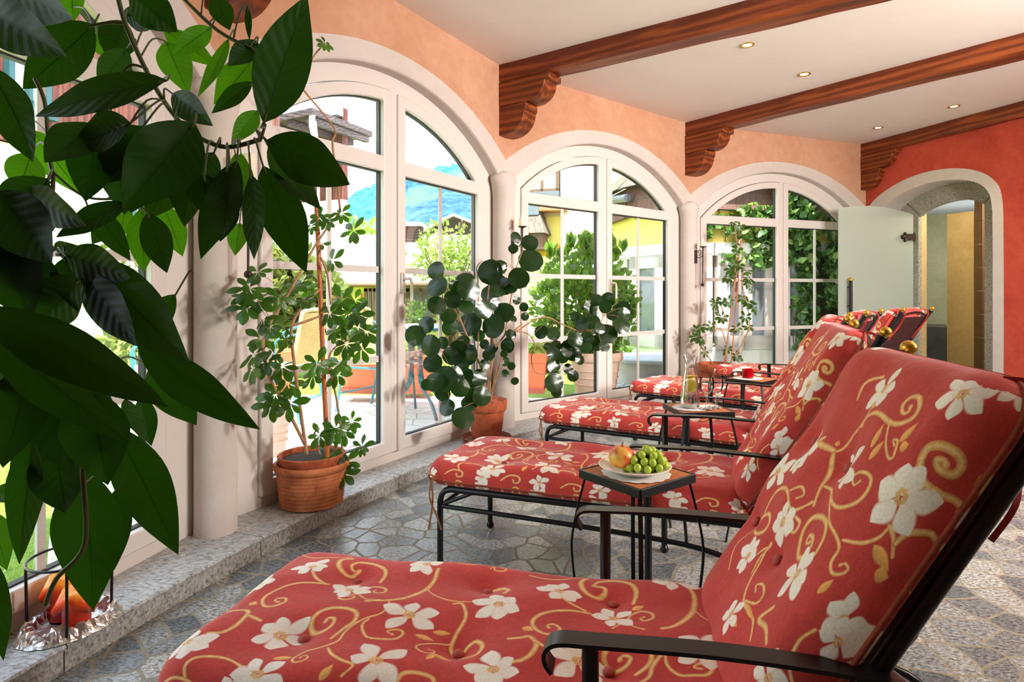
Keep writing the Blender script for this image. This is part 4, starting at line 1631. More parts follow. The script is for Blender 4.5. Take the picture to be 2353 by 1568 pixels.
lm = lemon_mat()
for (x, y, z, rx, rz) in ((.000, -.012, .095, .2, .1), (.001, .0, .112, -.3, .3), (.0, .0, .135, 1.35, .2)):
    mb = MB()
    mb.lathe([(.0001, -.002), (.0285, -.002), (.030, 0), (.0285, .002), (.0001, .002)], 28, axis=(0, 1, 0), caps=False)
    s_ = mb.build('lemon_slice', lm, root, smooth=40)
    s_.location = (x, y, z)
    s_.rotation_euler = (rx, 0, rz)


def wine_glass(loc, label):
    root = empty('wine_glass', loc, 0, label, 'wine glass', 'empty stemmed wine glasses')
    mb = MB()
    mb.lathe([(.0001, .060), (.012, .064), (.024, .076), (.030, .094), (.0308, .112), (.0285, .135)], 32, caps=False)
    mb.build('bowl', M['glassware'], root, smooth=180)
    mb = MB()
    mb.lathe([(.0001, .0005), (.030, .001), (.031, .002), (.015, .005), (.005, .012), (.0035, .03), (.0036, .055), (.006, .061)], 28, caps=False)
    mb.build('stem', M['glassware'], root, smooth=180)
    return root


wine_glass((T2[0] + .026, T2[1] - .045, TZ + .0018), 'empty wine glass standing right next to the carafe')
wine_glass((T2[0] + .078, T2[1] - .01, TZ + .0018), 'empty wine glass standing away from the carafe, nearer the table corner')

# red candle glass
t = NT('red_glass')
t.done(t.principled(lin((190, 8, 22)), 0.08, 0, None, 0.6, **{'Transmission Weight': 0.5, 'IOR': 1.3}))
root = empty('candle_glass', (T3[0] - .03, T3[1], TZ + .0018), 0, 'small red glass candle holder on the far side table', 'candle holder')
mb = MB()
mb.lathe([(.0001, .004), (.029, .004), (.0305, .05), (.0325, .05), (.031, .0), (.0001, .0)], 28, caps=False)
mb.build('glass', t.mat, root, smooth=50)
mb = MB()
mb.lathe([(.0001, .005), (.022, .005), (.022, .022), (.0001, .023)], 18, caps=False)
mb.tube([(0, 0, .022), (.001, 0, .031)], .001, 5)
mb.build('tealight', plain('red_wax', (170, 30, 30), 0.5), root)

# ================================================================== sconces on the columns
sc_lb = ['behind the big leafy plant on the nearest pillar', 'on the pillar behind the dinner-plate plant', 'on the far pillar between the two rear windows']
FLAME = emit('candle_flame', (255, 214, 120), 9)
# (candle pixel x, dish pixel y, ball pixel y) measured on the photograph
for i, (cx_, dish, candle_h) in enumerate(((591, 1.512, .105), (1196, 1.535, .062), (1612, 1.500, .040))):
    p = P[i + 2]
    inward = (RC - p).normalized()
    side = V(inward.y, -inward.x, 0)
    face = p + inward * .071
    # slide along the column face so that the holder lines up with where it hangs
    root = empty('wall_sconce', (face.x, face.y, 0), math.atan2(inward.y, inward.x), 'wrought iron candle sconce ' + sc_lb[i], 'sconce', 'iron candle sconces')
    mb = MB()
    mb.box((-.004, -.012, 1.345), (.014, .012, 1.475))
    mb.build('wall_plate', M['brown_iron'], root, smooth=0, bevel=.002)
    xr = .095
    mb = MB()
    mb.tube([(xr, 0, dish), (xr - .004, 0, 1.30), (xr - .006, 0, 1.15)], [.0085, .006, .0045], 10)
    mb.lathe([(.0001, -.010), (.012, -.008), (.030, .0), (.034, .004), (.030, .003), (.0001, -.004)], 24, (xr, 0, dish), caps=False)
    mb.build('rod', M['brown_iron'], root, smooth=60)
    mb = MB()
    mb.ball((xr - .006, 0, 1.137), .0165, 14)
    mb.build('ball', M['brown_iron'], root, smooth=180)
    mb = MB()
    sp_ = []
    for k in range(22):
        a = k / 21 * 3.6 * PI * .55
        r = .032 - .0255 * k / 21
        sp_.append((.047 + r * math.cos(-PI / 2 + a), 0, 1.452 + r * math.sin(-PI / 2 + a)))
    mb.tube(sp_, .0035, 7)
    mb.tube(spline([(.012, 0, 1.41), (.04, 0, 1.398), (.07, 0, 1.400), (xr - .004, 0, 1.425)], 5), .0035, 7)
    mb.build('scroll', M['brown_iron'], root, smooth=60)
    cpos = face + inward * xr
    cr = empty('candle', (cpos.x, cpos.y, dish + .0035), 0, ['tall lit ivory candle half hidden behind the large leaves', 'lit ivory candle on the sconce above the dinner-plate plant', 'short lit ivory candle on the far sconce'][i], 'candle', 'lit candles on the sconces')
    mb = MB()
    mb.lathe([(.0001, 0), (.0225, 0), (.0235, .003), (.0235, candle_h - .002), (.021, candle_h), (.0001, candle_h - .006)], 24, caps=False)
    mb.build('wax', M['wax'], cr, smooth=40)
    mb = MB()
    mb.tube([(0, 0, candle_h - .006), (.001, 0, candle_h + .006)], .0012, 5)
    mb.build('wick', M['rubber'], cr)
    mb = MB()
    mb.lathe([(.0001, 0), (.004, .006), (.0045, .012), (.0025, .022), (.0001, .031)], 10, (0, 0, candle_h + .003), caps=False)
    mb.build('flame', FLAME, cr, smooth=180)

# ================================================================== lantern ring with orange candles in foil
lc = V(-1.305, 1.80, SILL)
root = empty('candle_stand', lc, 0.2, 'black iron ring stand round the orange candles on the ledge', 'candle stand')
mb = MB()
mb.tube([(.105 * math.cos(q * PI / 20), .105 * math.sin(q * PI / 20), .205) for q in range(40)], .004, 8, closed=True)
mb.tube([(.100 * math.cos(q * PI / 20), .100 * math.sin(q * PI / 20), .006) for q in range(40)], .004, 8, closed=True)
mb.build('ring', M['black_iron'], root, smooth=60)
for q in range(4):
    a = .35 + q * PI / 2
    mb = MB()
    mb.tube([(.104 * math.cos(a), .104 * math.sin(a), .205), (.101 * math.cos(a), .101 * math.sin(a), .0)], .0042, 8)
    mb.build('post', M['black_iron'], root, smooth=60)
t = NT('orange_wax')
co = t.coord('Object')
sx = t.n('ShaderNodeSeparateXYZ')
t.l(co, sx.inputs[0])
f = t.math('ADD', t.math('MULTIPLY', sx.outputs['Z'], 6.5), t.math('MULTIPLY', t.noise(co, 16, 3), .5))
t.done(t.principled(t.ramp(f, [(0.40, lin((214, 26, 10))), (0.85, lin((250, 88, 10))), (1.30, lin((255, 158, 30)))]), 0.35, 0, None, 0.5,
                    **{'Subsurface Weight': 0.6, 'Subsurface Radius': (0.05, 0.016, 0.004), 'Subsurface Scale': 0.5}))
for (dx, dy, hh, r0, lb) in ((-.038, .026, .135, .040, 'melted orange candle inside the ring stand, the one by the window'), (.042, -.030, .120, .044, 'melted orange and red candle inside the ring stand, the one toward the room')):
    mb = MB()
    n = 28
    rows = [(r0 * .82, 0), (r0 * .8, hh * .3), (r0 * .86, hh * .55), (r0 * 1.1, hh * .72), (r0 * 1.25, hh * .86), (r0 * 1.1, hh * .97), (r0 * .7, hh), (r0 * .3, hh * .93), (.0005, hh * .9)]
    vs = []
    for k, (r, z) in enumerate(rows):
        for j in range(n):
            a = 2 * PI * j / n
            s = 1 + (.16 if k > 2 else .04) * math.sin(3 * a + dx * 90) + (.07 if k > 2 else 0) * math.sin(7 * a)
            dz = (-.022 * (1 + math.sin(2 * a + 1)) if 2 < k < 6 else 0)
            vs.append((r * s * math.cos(a), r * s * math.sin(a), max(0, z + dz)))
    fs = [(a_ * n + j, a_ * n + (j + 1) % n, (a_ + 1) * n + (j + 1) % n, (a_ + 1) * n + j) for a_ in range(len(rows) - 1) for j in range(n)]
    mb.add(vs, fs)
    o = mb.build('candle', t.mat, None, smooth=180, label=lb, cat='candle', group='orange candles in the ring stand')
    o.location = lc + V(dx, dy, .009)
# crumpled foil tray
mb = MB()
rf = random.Random(5)
n = 90
rows = [(.02, .003), (.06, .004), (.085, .006), (.092, .018), (.098, .034), (.105, .040), (.112, .041), (.118, .032), (.123, .018), (.130, .008), (.136, .0012)]
fold_ = [rf.uniform(.35, 1.15) for _ in range(30)]
vs = []
for k, (r, z) in enumerate(rows):
    for j in range(n):
        a = 2 * PI * j / n
        wall_ = 2 < k < 9
        cr_ = lerp(fold_[(j // 3) % 30], fold_[(j // 3 + 1) % 30], (j % 3) / 3)
        jit = .0055 if wall_ else .003
        zz = z * (.45 + .75 * cr_ * (.6 + .4 * math.sin(a * 2 + 2.4) ** 2)) if wall_ else z
        vs.append(((r + rf.uniform(-jit, jit)) * math.cos(a), (r + rf.uniform(-jit, jit)) * math.sin(a) * .80, max(.0005, zz + (rf.uniform(-.006, .006) if wall_ else rf.uniform(0, .0015)))))
fs = [(a_ * n + j, a_ * n + (j + 1) % n, (a_ + 1) * n + (j + 1) % n, (a_ + 1) * n + j) for a_ in range(len(rows) - 1) for j in range(n)]
mb.add(vs, fs)
o = mb.build('foil_tray', plain('aluminium_foil', (222, 218, 214), 0.30, 1.0, var=.05, bump=.5, bscale=70), None, smooth=0, label='crumpled aluminium foil under the orange candles', cat='foil')
o.location = lc + V(0, 0, .0005)
o.rotation_euler = (0, 0, 1.1)


# ================================================================== plants indoors
def blade(mb, B, T, hw, side, sag=0.0, fold=0.15, nl=12, nw=3, shape=0.0, mi=0, wave=0.0, ph=0.0):
    """one leaf blade from base B to tip T; hw half width, side a unit vector across it"""
    B, T = Vector(B), Vector(T)
    ax = T - B
    L_ = ax.length
    ax = ax / L_
    s = Vector(side)
    s = (s - ax * s.dot(ax)).normalized()
    nrm = ax.cross(s).normalized()
    vs, uvs = [], []
    for i in range(nl + 1):
        u = i / nl
        if shape == 0:            # ovate with drawn-out tip
            w = (math.sin(PI * min(1, u ** 0.86)) ** 0.95) * (1 - 0.12 * u)
            w = max(w, 0.0) if 0 < i < nl else 0.0
            if u > .84: w = max(w, (1 - u) * 1.0)
            if i == nl: w = 0.0
        elif shape == 2:          # blunt, widest beyond the middle
            w = math.sin(PI * min(1, u ** 1.35)) ** .75 if 0 < i < nl else (0.1 if i == 0 else 0.0)
        else:                     # round
            w = math.sqrt(max(0.0, 1 - (2 * u - 1) ** 2))
            if i == 0: w = 0.12
        p = B + ax * (L_ * u) + nrm * (sag * L_ * 4 * u * (1 - u))
        for j in range(-nw, nw + 1):
            t_ = j / nw
            lift = fold * hw * abs(t_) * w + wave * hw * math.sin(u * 14 + ph + (1.3 if j > 0 else 0)) * abs(t_) * w
            vs.append(p + s * (hw * w * t_) + nrm * lift)
            uvs.append((u, 0.5 + 0.5 * t_))
    k = 2 * nw + 1
    fs = []
    for i in range(nl):
        for j in range(k - 1):
            fs.append((i * k + j, i * k + j + 1, (i + 1) * k + j + 1, (i + 1) * k + j))
    mb.add(vs, fs, mi, uvs)


M['leaf_big'] = leaf_mat('shaded_avocado_leaf', (15, 30, 8), (52, 104, 10), vein=(2.3, 2.1, 1.8), gloss=0.42, tw=0.36, nv=9, spec=0.22, var=.5, bstr=.16)  # same leaf with the shade put into a darker colour
M['leaf_backlit'] = leaf_mat('backlit_avocado_leaf', (40, 78, 12), (98, 168, 16), vein=(.6, .65, .6), gloss=0.42, tw=0.5, nv=9, spec=0.25, bstr=.2)  # backlight put into the colour: brighter copy for blades nearest the window
M['leaf_sch'] = leaf_mat('umbrella_leaf', (38, 68, 18), (112, 176, 30), gloss=0.3, tw=0.35, nv=5)
M['leaf_round'] = leaf_mat('dinner_plate_leaf', (24, 46, 18), (44, 96, 20), gloss=0.24, tw=0.22, nv=3, bstr=.05)

# (base x, base y, tip x, tip y, width, depth, roll) -- where each blade hangs, seen from the doorway side
BIG = [
    (605, 283, 706, -12, 132, .80, .15), (612, 322, 805, 425, 118, .84, .35), (616, 335, 737, 482, 62, .92, -.5), (604, 380, 704, 628, 108, .86, .1),
    (576, 400, 584, 598, 62, .82, .6), (545, 368, 461, 596, 84, .84, -.3), (522, 380, 506, 555, 84, .80, .3), (553, 350, 570, 466, 38, 1.2, 0),
    (585, 130, 491, 240, 74, 1.25, .2), (580, 188, 486, 261, 42, 1.1, .5), (592, 254, 531, 333, 48, 1.2, 0), (375, 68, 500, 153, 56, 1.25, .1),
    (380, 95, 434, 218, 74, 1.25, 0), (395, 215, 490, 290, 62, .9, .3), (384, 184, 80, 268, 88, .78, .5), (216, 55, 52, 205, 122, .95, .2),
    (-40, 20, 155, 132, 110, .88, .3), (-20, -40, 168, 44, 100, .92, .3), (165, -40, 168, 54, 52, 1.3, 0), (162, 18, 82, 74, 58, 1.3, .2),
    (288, 48, 248, 136, 84, 1.15, 0), (284, 28, 354, 64, 50, 1.1, .4), (298, -20, 408, 74, 92, 1.05, .2), (213, 78, 258, 140, 50, 1.3, 0),
    (292, 112, 226, 198, 62, 1.1, .3), (526, 88, 454, 224, 32, 1.2, .6), (486, 62, 396, 128, 52, 1.2, .2), (492, -14, 528, 70, 56, 1.1, 0),
    (569, 12, 573, 94, 16, 1.1, .3), (592, 94, 524, 152, 52, 1.15, .3), (-30, 150, 76, 372, 104, .8, .4), (72, 298, 192, 452, 76, 1.25, .1),
    (72, 350, 40, 446, 84, 1.2, 0), (448, 282, 282, 486, 150, .8, .2), (218, 285, 102, 374, 92, .82, .4), (226, 290, 196, 464, 104, .86, .2),
    (292, 298, 286, 494, 124, .84, -.2), (432, 328, 340, 504, 112, .88, .3), (442, 335, 424, 522, 92, .8, .5), (252, 280, 258, 360, 50, .95, 0),
    (492, 350, 437, 454, 72, .86, -.2), (540, 352, 571, 468, 54, 1.2, .1), (330, 290, 250, 420, 120, .84, .3), (300, 282, 170, 330, 90, .8, .5), (400, 292, 380, 440, 120, .82, .2),
    (325, 478, 330, 626, 68, 1.2, .1), (338, 488, 384, 628, 68, .95, .2), (374, 468, 420, 590, 66, 1.25, 0), (290, 468, 271, 550, 46, 1.25, .2),
    (292, 468, 128, 546, 56, .9, .7), (258, 494, 211, 562, 56, 1.15, .1), (126, 572, 218, 582, 54, .95, .4), (526, 438, 506, 556, 64, .8, .3),
    (551, 512, 540, 588, 46, 1.2, 0), (148, 586, 300, 640, 92, .82, .4), (190, 596, 436, 834, 124, .82, .5), (148, 592, 178, 716, 74, .95, .1), (190, 628, 314, 796, 88, .86, .3),
    (404, 676, 306, 796, 62, 1.0, .3), (-70, 706, 388, 936, 128, .68, .35), (-50, 742, 304, 1020, 110, .72, .5), (312, 782, 598, 988, 96, .92, .45),
    (344, 842, 452, 978, 96, 1.05, .1), (-26, 780, 94, 950, 76, .80, -.9), (58, 606, 144, 696, 48, .95, -.9), (288, 916, 332, 1014, 50, 1.0, -.8),
    (324, 910, 348, 1026, 50, 1.15, .1), (196, 890, 248, 1116, 140, .82, .3), (262, 978, 410, 1276, 112, .84, .3), (190, 1076, 214, 1404, 150, .88, .15),
    (270, 1120, 262, 1312, 66, 1.0, .1), (78, 990, 44, 1298, 78, .86, .4), (58, 1000, 86, 1194, 76, 1.1, .2), (-20, 1176, 16, 1312, 60, 1.2, 0),
    (-24, 1140, 60, 1124, 46, 1.1, .1), (-10, 1290, 8, 1520, 54, .9, .3), (110, 410, 10, 566, 150, .84, .3), (-10, 440, 120, 606, 130, .86, .3),
    (-20, 520, 70, 736, 130, .88, .4), (-20, 560, 160, 700, 110, .9, .3), (70, 830, 6, 1076, 130, .84, .3), (124, 850, 168, 1100, 130, .86, .3), (186, 830, 118, 1070, 110, .9, .3),
    (30, 820, -10, 1010, 110, .92, .3), (190, 640, 60, 760, 110, .9, .4), (240, 640, 330, 800, 90, .9, .4), (150, 880, 250, 1040, 120, .9, .3), (120, 1010, 150, 1180, 120, .92, .2),
    (200, 470, 300, 600, 60, 1.0, .4), (60, 440, 200, 520, 80, .9, .5), (340, 380, 300, 490, 80, .84, .2), (470, 400, 480, 500, 80, .82, .2)]
STEMS = (([(268, -20), (290, 60), (345, 180), (400, 265), (450, 312), (520, 338), (600, 320)], .0036, .92), ([(405, -20), (500, 70), (592, 118)], .0034, 1.12),
                    ([(80, 180), (103, 238), (112, 350), (122, 420), (112, 520), (100, 600)], .0032, .95), ([(118, 392), (190, 450), (262, 458)], .002, .95),
                    ([(10, 470), (75, 422), (120, 420)], .002, .95), ([(290, 55), (250, 52), (205, 60)], .0022, .92), ([(340, 160), (300, 150), (270, 185)], .002, .92),
                    ([(125, 572), (60, 600), (-20, 560)], .003, .9), ([(130, 585), (230, 600), (310, 780)], .0028, .92), ([(240, 880), (200, 960), (190, 1080), (195, 1250), (130, 1330), (105, 1390)], .0035, .86),
                    ([(-20, 900), (80, 980), (100, 1100)], .005, .9), ([(250, 850), (215, 930), (245, 960)], .0015, .8), ([(600, 320), (610, 285)], .002, .83))
root = empty('large_leaf_plant', (-1.02, .62, 0), 0, 'tall indoor plant with big dark green drooping leaves at the left edge', 'plant')
loc = root.location.copy()
rp_ = random.Random(21)
mb = MB()
st = MB()
for bx, by, tx, ty, w, dep, roll in BIG:
    d0 = dep + rp_.uniform(-.03, .03)
    d1 = d0 + rp_.uniform(-.07, .07)
    B_, T_ = W(bx, by, d0), W(tx, ty, d1)
    ax = (T_ - B_).normalized()
    view = ((B_ + T_) / 2 - cam.location).normalized()
    side = ax.cross(view).normalized()
    side = Matrix.Rotation(roll + rp_.uniform(-.2, .2), 3, ax) @ side
    hw = w / 2 / F * d0 / max(.45, abs(math.cos(roll)))
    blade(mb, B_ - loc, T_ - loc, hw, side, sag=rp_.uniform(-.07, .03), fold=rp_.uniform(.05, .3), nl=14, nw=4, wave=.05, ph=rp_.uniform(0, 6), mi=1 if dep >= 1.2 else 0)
    up_ = (B_ - T_).normalized()
    best = None
    for pts, r_, dp in STEMS:
        for k in range(len(pts) - 1):
            for t_ in (0, .2, .4, .6, .8):
                sx, sy = lerp(pts[k][0], pts[k + 1][0], t_), lerp(pts[k][1], pts[k + 1][1], t_)
                dd_ = math.hypot(sx - bx, sy - by)
                if best is None or dd_ < best[0]: best = (dd_, sx, sy, dp)
    q = W(best[1], best[2], best[3]) if best[0] < 110 else B_ - ax * .045 + V(0, 0, .004)
    st.tube([V(*p) for p in spline([q - loc, (q + B_) / 2 - loc - ax * .012 + V(0, 0, .008), B_ - loc, B_ - loc + ax * .012], 4)], .0015, 5)
mb.build('foliage', [M['leaf_big'], M['leaf_backlit']], root, smooth=180, fix=False)
trunk = [[(-1.02, .62, .30), (-1.0, .64, .7), (-.93, .70, 1.1), (-.80, .78, 1.42), (-.72, .86, 1.72)], ]
for tk in trunk:
    st.tube([V(*p) - loc for p in spline(tk, 6)], [lerp(.016, .008, i / 24) for i in range(25)], 9)
for pts, r, dep in STEMS:
    st.tube(spline([W(x, y, dep) - loc for x, y in pts], 6), r, 7)
st.build('stem', M['stem_g'], root, smooth=180)
mb = MB()
mb.lathe([(.10, 0), (.125, .005), (.150, .28), (.165, .285), (.165, .32), (.150, .32), (.145, .29), (.0001, .29)], 36, caps=False)
mb.build('pot', M['terra'], root, smooth=40)


# ------------------------------------------------------------------ palmate plants
def palm(mb, c, facing, size, n, rnd, spread=1.0):
    """a whorl of leaflets round a stalk tip"""
    fz = Vector(facing).normalized()
    a = fz.orthogonal().normalized()
    b = fz.cross(a)
    r0 = rnd.uniform(0, 6.28)
    for k in range(n):
        an = r0 + 2 * PI * k / n * spread
        dr = (a * math.cos(an) + b * math.sin(an))
        dr = (dr + fz * rnd.uniform(-.35, .25) + V(0, 0, -.35)).normalized()
        Ln = size * rnd.uniform(.75, 1.15)
        side = dr.cross(fz)
        if side.length < .05: side = a
        blade(mb, c + dr * size * .12, c + dr * (Ln + size * .12), Ln * .235, side.normalized(), sag=-.06, fold=.2, nl=8, nw=1, shape=2)


def umbrella_plant(root, clusters, depth_fn, stems, size, seed, foliage_extra=(), n=7):
    loc = root.location.copy()
    rnd = random.Random(seed)
    mb, st = MB(), MB()
    for q in clusters:
        x, y = q[:2]
        sz = size * (q[2] if len(q) > 2 else 1)
        d = depth_fn(x) - rnd.uniform(0, .14)
        c = W(x, y, d) - loc
        facing = V(rnd.uniform(-.6, .6), -1 + rnd.uniform(-.2, .5), rnd.uniform(.1, .9))
        palm(mb, c, facing, sz, rnd.choice([n - 1, n, n]), rnd)
        # leaf stalk back to the closest stem point
        best = None
        for pts, r in stems:
            for k in range(len(pts) - 1):
                for s in range(6):
                    px_ = lerp(pts[k][0], pts[k + 1][0], s / 6)
                    py_ = lerp(pts[k][1], pts[k + 1][1], s / 6)
                    dd_ = math.hypot(px_ - x, (py_ - y - 25) * 1.0)
                    if best is None or dd_ < best[0]:
                        best = (dd_, px_, py_)
        p0 = W(best[1], best[2], depth_fn(best[1]) - .05) - loc
        mid = (p0 + c) / 2 + V(0, 0, .015)
        st.tube(spline([p0, mid, c], 4), .0013, 5)
    mb.build('foliage', M['leaf_sch'], root, smooth=180, fix=False)
    for pts, r in stems:
        sp_ = spline([W(x, y, depth_fn(x) - .05) - loc for x, y in pts], 6)
        st.tube(sp_, [lerp(r, r * .6, i / (len(sp_) - 1)) for i in range(len(sp_))], 8)
    st.build('stem', M['bark'], root, smooth=180)


pc1 = V(-.935, 2.845, SILL)
root = empty('umbrella_plant', pc1, 0, 'umbrella plant tied to a bamboo cane in a ridged terracotta pot', 'plant')
cl = [(764, 599), (785, 688), (757, 720), (815, 690), (820, 722), (822, 751), (796, 753), (844, 762), (796, 790), (830, 800), (781, 835), (776, 861), (729, 835), (720, 862),
      (661, 881), (592, 625, .8), (572, 662), (566, 707), (642, 684, .9), (670, 662, .8), (692, 647, .8), (713, 666, .7), (599, 777), (583, 816), (579, 848), (612, 831), (631, 816), (648, 842),
      (812, 530), (784, 490, .7), (752, 507, .7), (734, 500, .8), (715, 520, .6), (633, 905), (666, 926), (623, 930), (808, 968, .8), (789, 990), (771, 1036), (795, 1062), (832, 1026, .8), (787, 1090),
      (735, 1000, .8), (771, 985), (747, 99, .6), (605, 735, .8), (590, 690), (560, 680, .8), (620, 750, .8), (740, 560, .7), (800, 720), (700, 690, .7), (655, 780, .6), (770, 760, .8)]
stems = [([(705, 1045), (690, 940), (672, 800), (672, 745), (700, 700), (738, 662)], .0085), ([(672, 748), (700, 740), (735, 727)], .007),
         ([(700, 1020), (650, 922), (620, 870), (605, 800), (615, 755), (665, 672), (715, 580), (748, 530), (782, 487)], .0075), ([(786, 1040), (784, 990), (770, 900), (756, 835), (766, 802), (800, 782)], .006),
         ([(737, 592), (752, 630), (760, 700)], .006), ([(782, 487), (775, 420), (764, 330), (768, 295), (700, 210), (690, 190), (722, 128), (747, 100)], .0055), ([(735, 1045), (722, 1000), (735, 985)], .006)]
umbrella_plant(root, cl, lambda x: 2.44 + max(0, x - 560) * .0019, stems, .070, 4)
mb = MB()
cane = [W(752, 1050, 2.78) - pc1, W(741, 800, 2.77) - pc1, W(727, 462, 2.76) - pc1]
mb.tube(spline(cane, 8), .0105, 10)
for k in range(1, 8):
    q = lerp(cane[0], cane[2], k / 8)
    mb.tube([q - V(0, 0, .004), q + V(0, 0, .004)], .0118, 10)
mb.build('cane', M['bamboo'], root, smooth=60)
mb = MB()
prof = [(.0001, 0), (.128, 0), (.136, .006)]
for k in range(26):
    z = .010 + .150 * k / 25
    prof.append((.140 + .016 * (k / 25) + (.0032 if k % 3 == 0 else 0), z))
prof += [(.163, .168), (.170, .175), (.171, .192), (.165, .200), (.155, .198), (.15, .16), (.0001, .15)]
mb.lathe(prof, 48, caps=False)
pot = mb.build('pot', M['terra2'], root, smooth=60)
mb = MB()
mb.lathe([(.120, .155), (.146, .198), (.150, .222), (.153, .232), (.146, .236), (.138, .230), (.136, .20)], 48, caps=False)
mb.build('inner_pot', M['terra'], root, smooth=60)
mb = MB()
mb.lathe([(.0001, .216), (.07, .220), (.137, .210)], 32, caps=False)
mb.build('soil', M['soil'], root, smooth=60)

# ------------------------------------------------------------------ dinner-plate aralia
pc2 = V(-.168, 4.02, SILL)
root = empty('dinner_plate_plant', pc2, 0, 'plant with round glossy dark leaves in a plain terracotta pot and saucer', 'plant')
RND = [(1520, 430, 60), (1525, 540, 70), (1640, 535, 40), (1715, 500, 62), (1740, 560, 75), (1520, 670, 62), (1630, 630, 58), (1720, 680, 55), (1600, 745, 52), (1445, 805, 56), (1370, 880, 66), (1475, 950, 70),
       (1610, 825, 52), (1745, 800, 82), (1840, 700, 60), (1895, 590, 66), (1890, 440, 80), (1955, 400, 46), (1960, 500, 42), (1915, 815, 76), (1985, 720, 62), (1925, 660, 40), (2085, 480, 66), (1740, 1010, 66), (1620, 1020, 60),
       (1490, 1070, 62), (1880, 1010, 42), (1690, 1080, 52), (1580, 1180, 82), (1500, 1200, 62), (1450, 1220, 38), (1560, 1280, 52), (1770, 1250, 72), (1680, 1240, 60), (1830, 1300, 62), (1590, 1380, 55), (1700, 1450, 72),
       (1745, 1350, 52), (1810, 1170, 52), (2010, 950, 46), (1990, 1060, 30), (2035, 1090, 26), (2060, 1195, 26), (1995, 1140, 26), (2030, 870, 32), (1810, 880, 38), (1850, 940, 32), (1700, 920, 44), (1905, 970, 36), (1945, 560, 50),
       (2000, 560, 40), (1660, 960, 44), (1560, 930, 40), (1640, 1150, 55), (1720, 1160, 50), (1850, 1080, 34)]
RND = [(500 + x / 3.015, 480 + y / 3.015, r / 3.015) for x, y, r in RND]
R2 = [(250, 70, 66), (260, 220, 98), (160, 380, 82), (130, 20, 45), (110, 120, 40), (10, 290, 42), (50, 660, 66), (30, 410, 46), (90, 450, 52), (140, 560, 36), (60, 950, 46), (820, 560, 52), (925, 555, 56), (775, 620, 58), (1050, 630, 60), (1060, 680, 52), (1030, 780, 72), (910, 850, 86),
      (790, 750, 60), (700, 760, 56), (640, 700, 40), (640, 900, 62), (350, 835, 56), (450, 850, 58), (820, 930, 62), (730, 960, 52), (560, 960, 42), (450, 1020, 56), (530, 1050, 52), (610, 1020, 62), (680, 1070, 42), (455, 1130, 56),
      (580, 1150, 42), (620, 1210, 46), (460, 1270, 76), (480, 1350, 42), (740, 870, 42), (480, 950, 42), (410, 960, 36), (890, 960, 46), (760, 890, 42), (570, 1000, 46), (200, 620, 36), (210, 700, 34), (110, 720, 30), (100, 860, 34), (30, 1020, 30), (900, 620, 50), (960, 690, 48), (660, 1000, 46), (600, 930, 42), (850, 800, 48)]
RND += [(1150 + x / 3.734, 540 + y / 3.734, r / 3.734) for x, y, r in R2]
dfn = lambda x: 3.43 + (min(x, 1130) - 930) * .0022 + max(0, x - 1130) * .0009
mb, st = MB(), MB()
rnd = random.Random(31)
arms = [([(1122, 925), (1128, 850), (1140, 800), (1160, 770)], .010), ([(1115, 925), (1110, 860), (1085, 800), (1060, 740), (1040, 690)], .007), ([(1125, 925), (1150, 830), (1175, 770), (1200, 745)], .008),
        ([(1108, 925), (1096, 850), (1100, 760), (1098, 640), (1095, 615), (1108, 600)], .005), ([(1160, 780), (1190, 760), (1230, 735), (1260, 730), (1290, 745), (1330, 762)], .0055), ([(1185, 762), (1214, 768), (1230, 795), (1221, 822), (1228, 853), (1245, 860), (1262, 856)], .004),
        ([(1160, 770), (1175, 680), (1185, 620), (1200, 580)], .005), ([(1112, 925), (1080, 870), (1040, 860), (1020, 890)], .005), ([(1330, 762), (1370, 755), (1390, 720)], .004), ([(1140, 800), (1120, 720), (1125, 650)], .005)]
for x, y, r in RND:
    d = dfn(x) - rnd.uniform(0, .18)
    c = W(x, y, d)
    rad = r / F * d * 1.14
    view = (c - cam.location).normalized()
    tilt = V(rnd.uniform(-.55, .55), -1, rnd.uniform(-.15, .75)).normalized()
    dr = V(rnd.uniform(-.8, .8), 0, -1)
    dr = (dr - tilt * dr.dot(tilt)).normalized()
    side = dr.cross(tilt).normalized()
    c = c - pc2
    blade(mb, c - dr * rad, c + dr * rad, rad * .98, side, sag=rnd.uniform(-.10, -.02), fold=rnd.uniform(-.1, .16), nl=10, nw=3, shape=1, wave=.03, ph=rnd.uniform(0, 6))
    best = None
    for pts, rr_ in arms:
        for k in range(len(pts) - 1):
            for s in range(5):
                px_, py_ = lerp(pts[k][0], pts[k + 1][0], s / 5), lerp(pts[k][1], pts[k + 1][1], s / 5)
                dd_ = math.hypot(px_ - x, py_ - y)
                if best is None or dd_ < best[0]: best = (dd_, px_, py_)
    p0 = W(best[1], best[2], dfn(best[1]) - .04) - pc2
    st.tube(spline([p0, (p0 + c - dr * rad) / 2 + V(0, 0, .01), c - dr * rad * .96], 4), .0013, 5)
mb.build('foliage', M['leaf_round'], root, smooth=180, fix=False)
for pts, r in arms:
    sp_ = spline([W(x, y, dfn(x) - .04 + (.12 if y > 900 else 0)) - pc2 for x, y in pts], 6)
    st.tube(sp_, [lerp(r, r * .6, i / (len(sp_) - 1)) for i in range(len(sp_))], 8)
st.build('stem', M['bark'], root, smooth=180)
mb = MB()
mb.lathe([(.0001, .022), (.092, .022), (.096, .028), (.118, .205), (.126, .208), (.131, .216), (.137, .268), (.137, .278), (.128, .280), (.122, .262), (.0001, .25)], 44, caps=False)
mb.build('pot', M['terra'], root, smooth=45)
mb = MB()
mb.lathe([(.0001, 0), (.135, 0), (.150, .010), (.162, .030), (.166, .036), (.162, .040), (.154, .034), (.140, .018), (.0001, .016)], 44, caps=False)
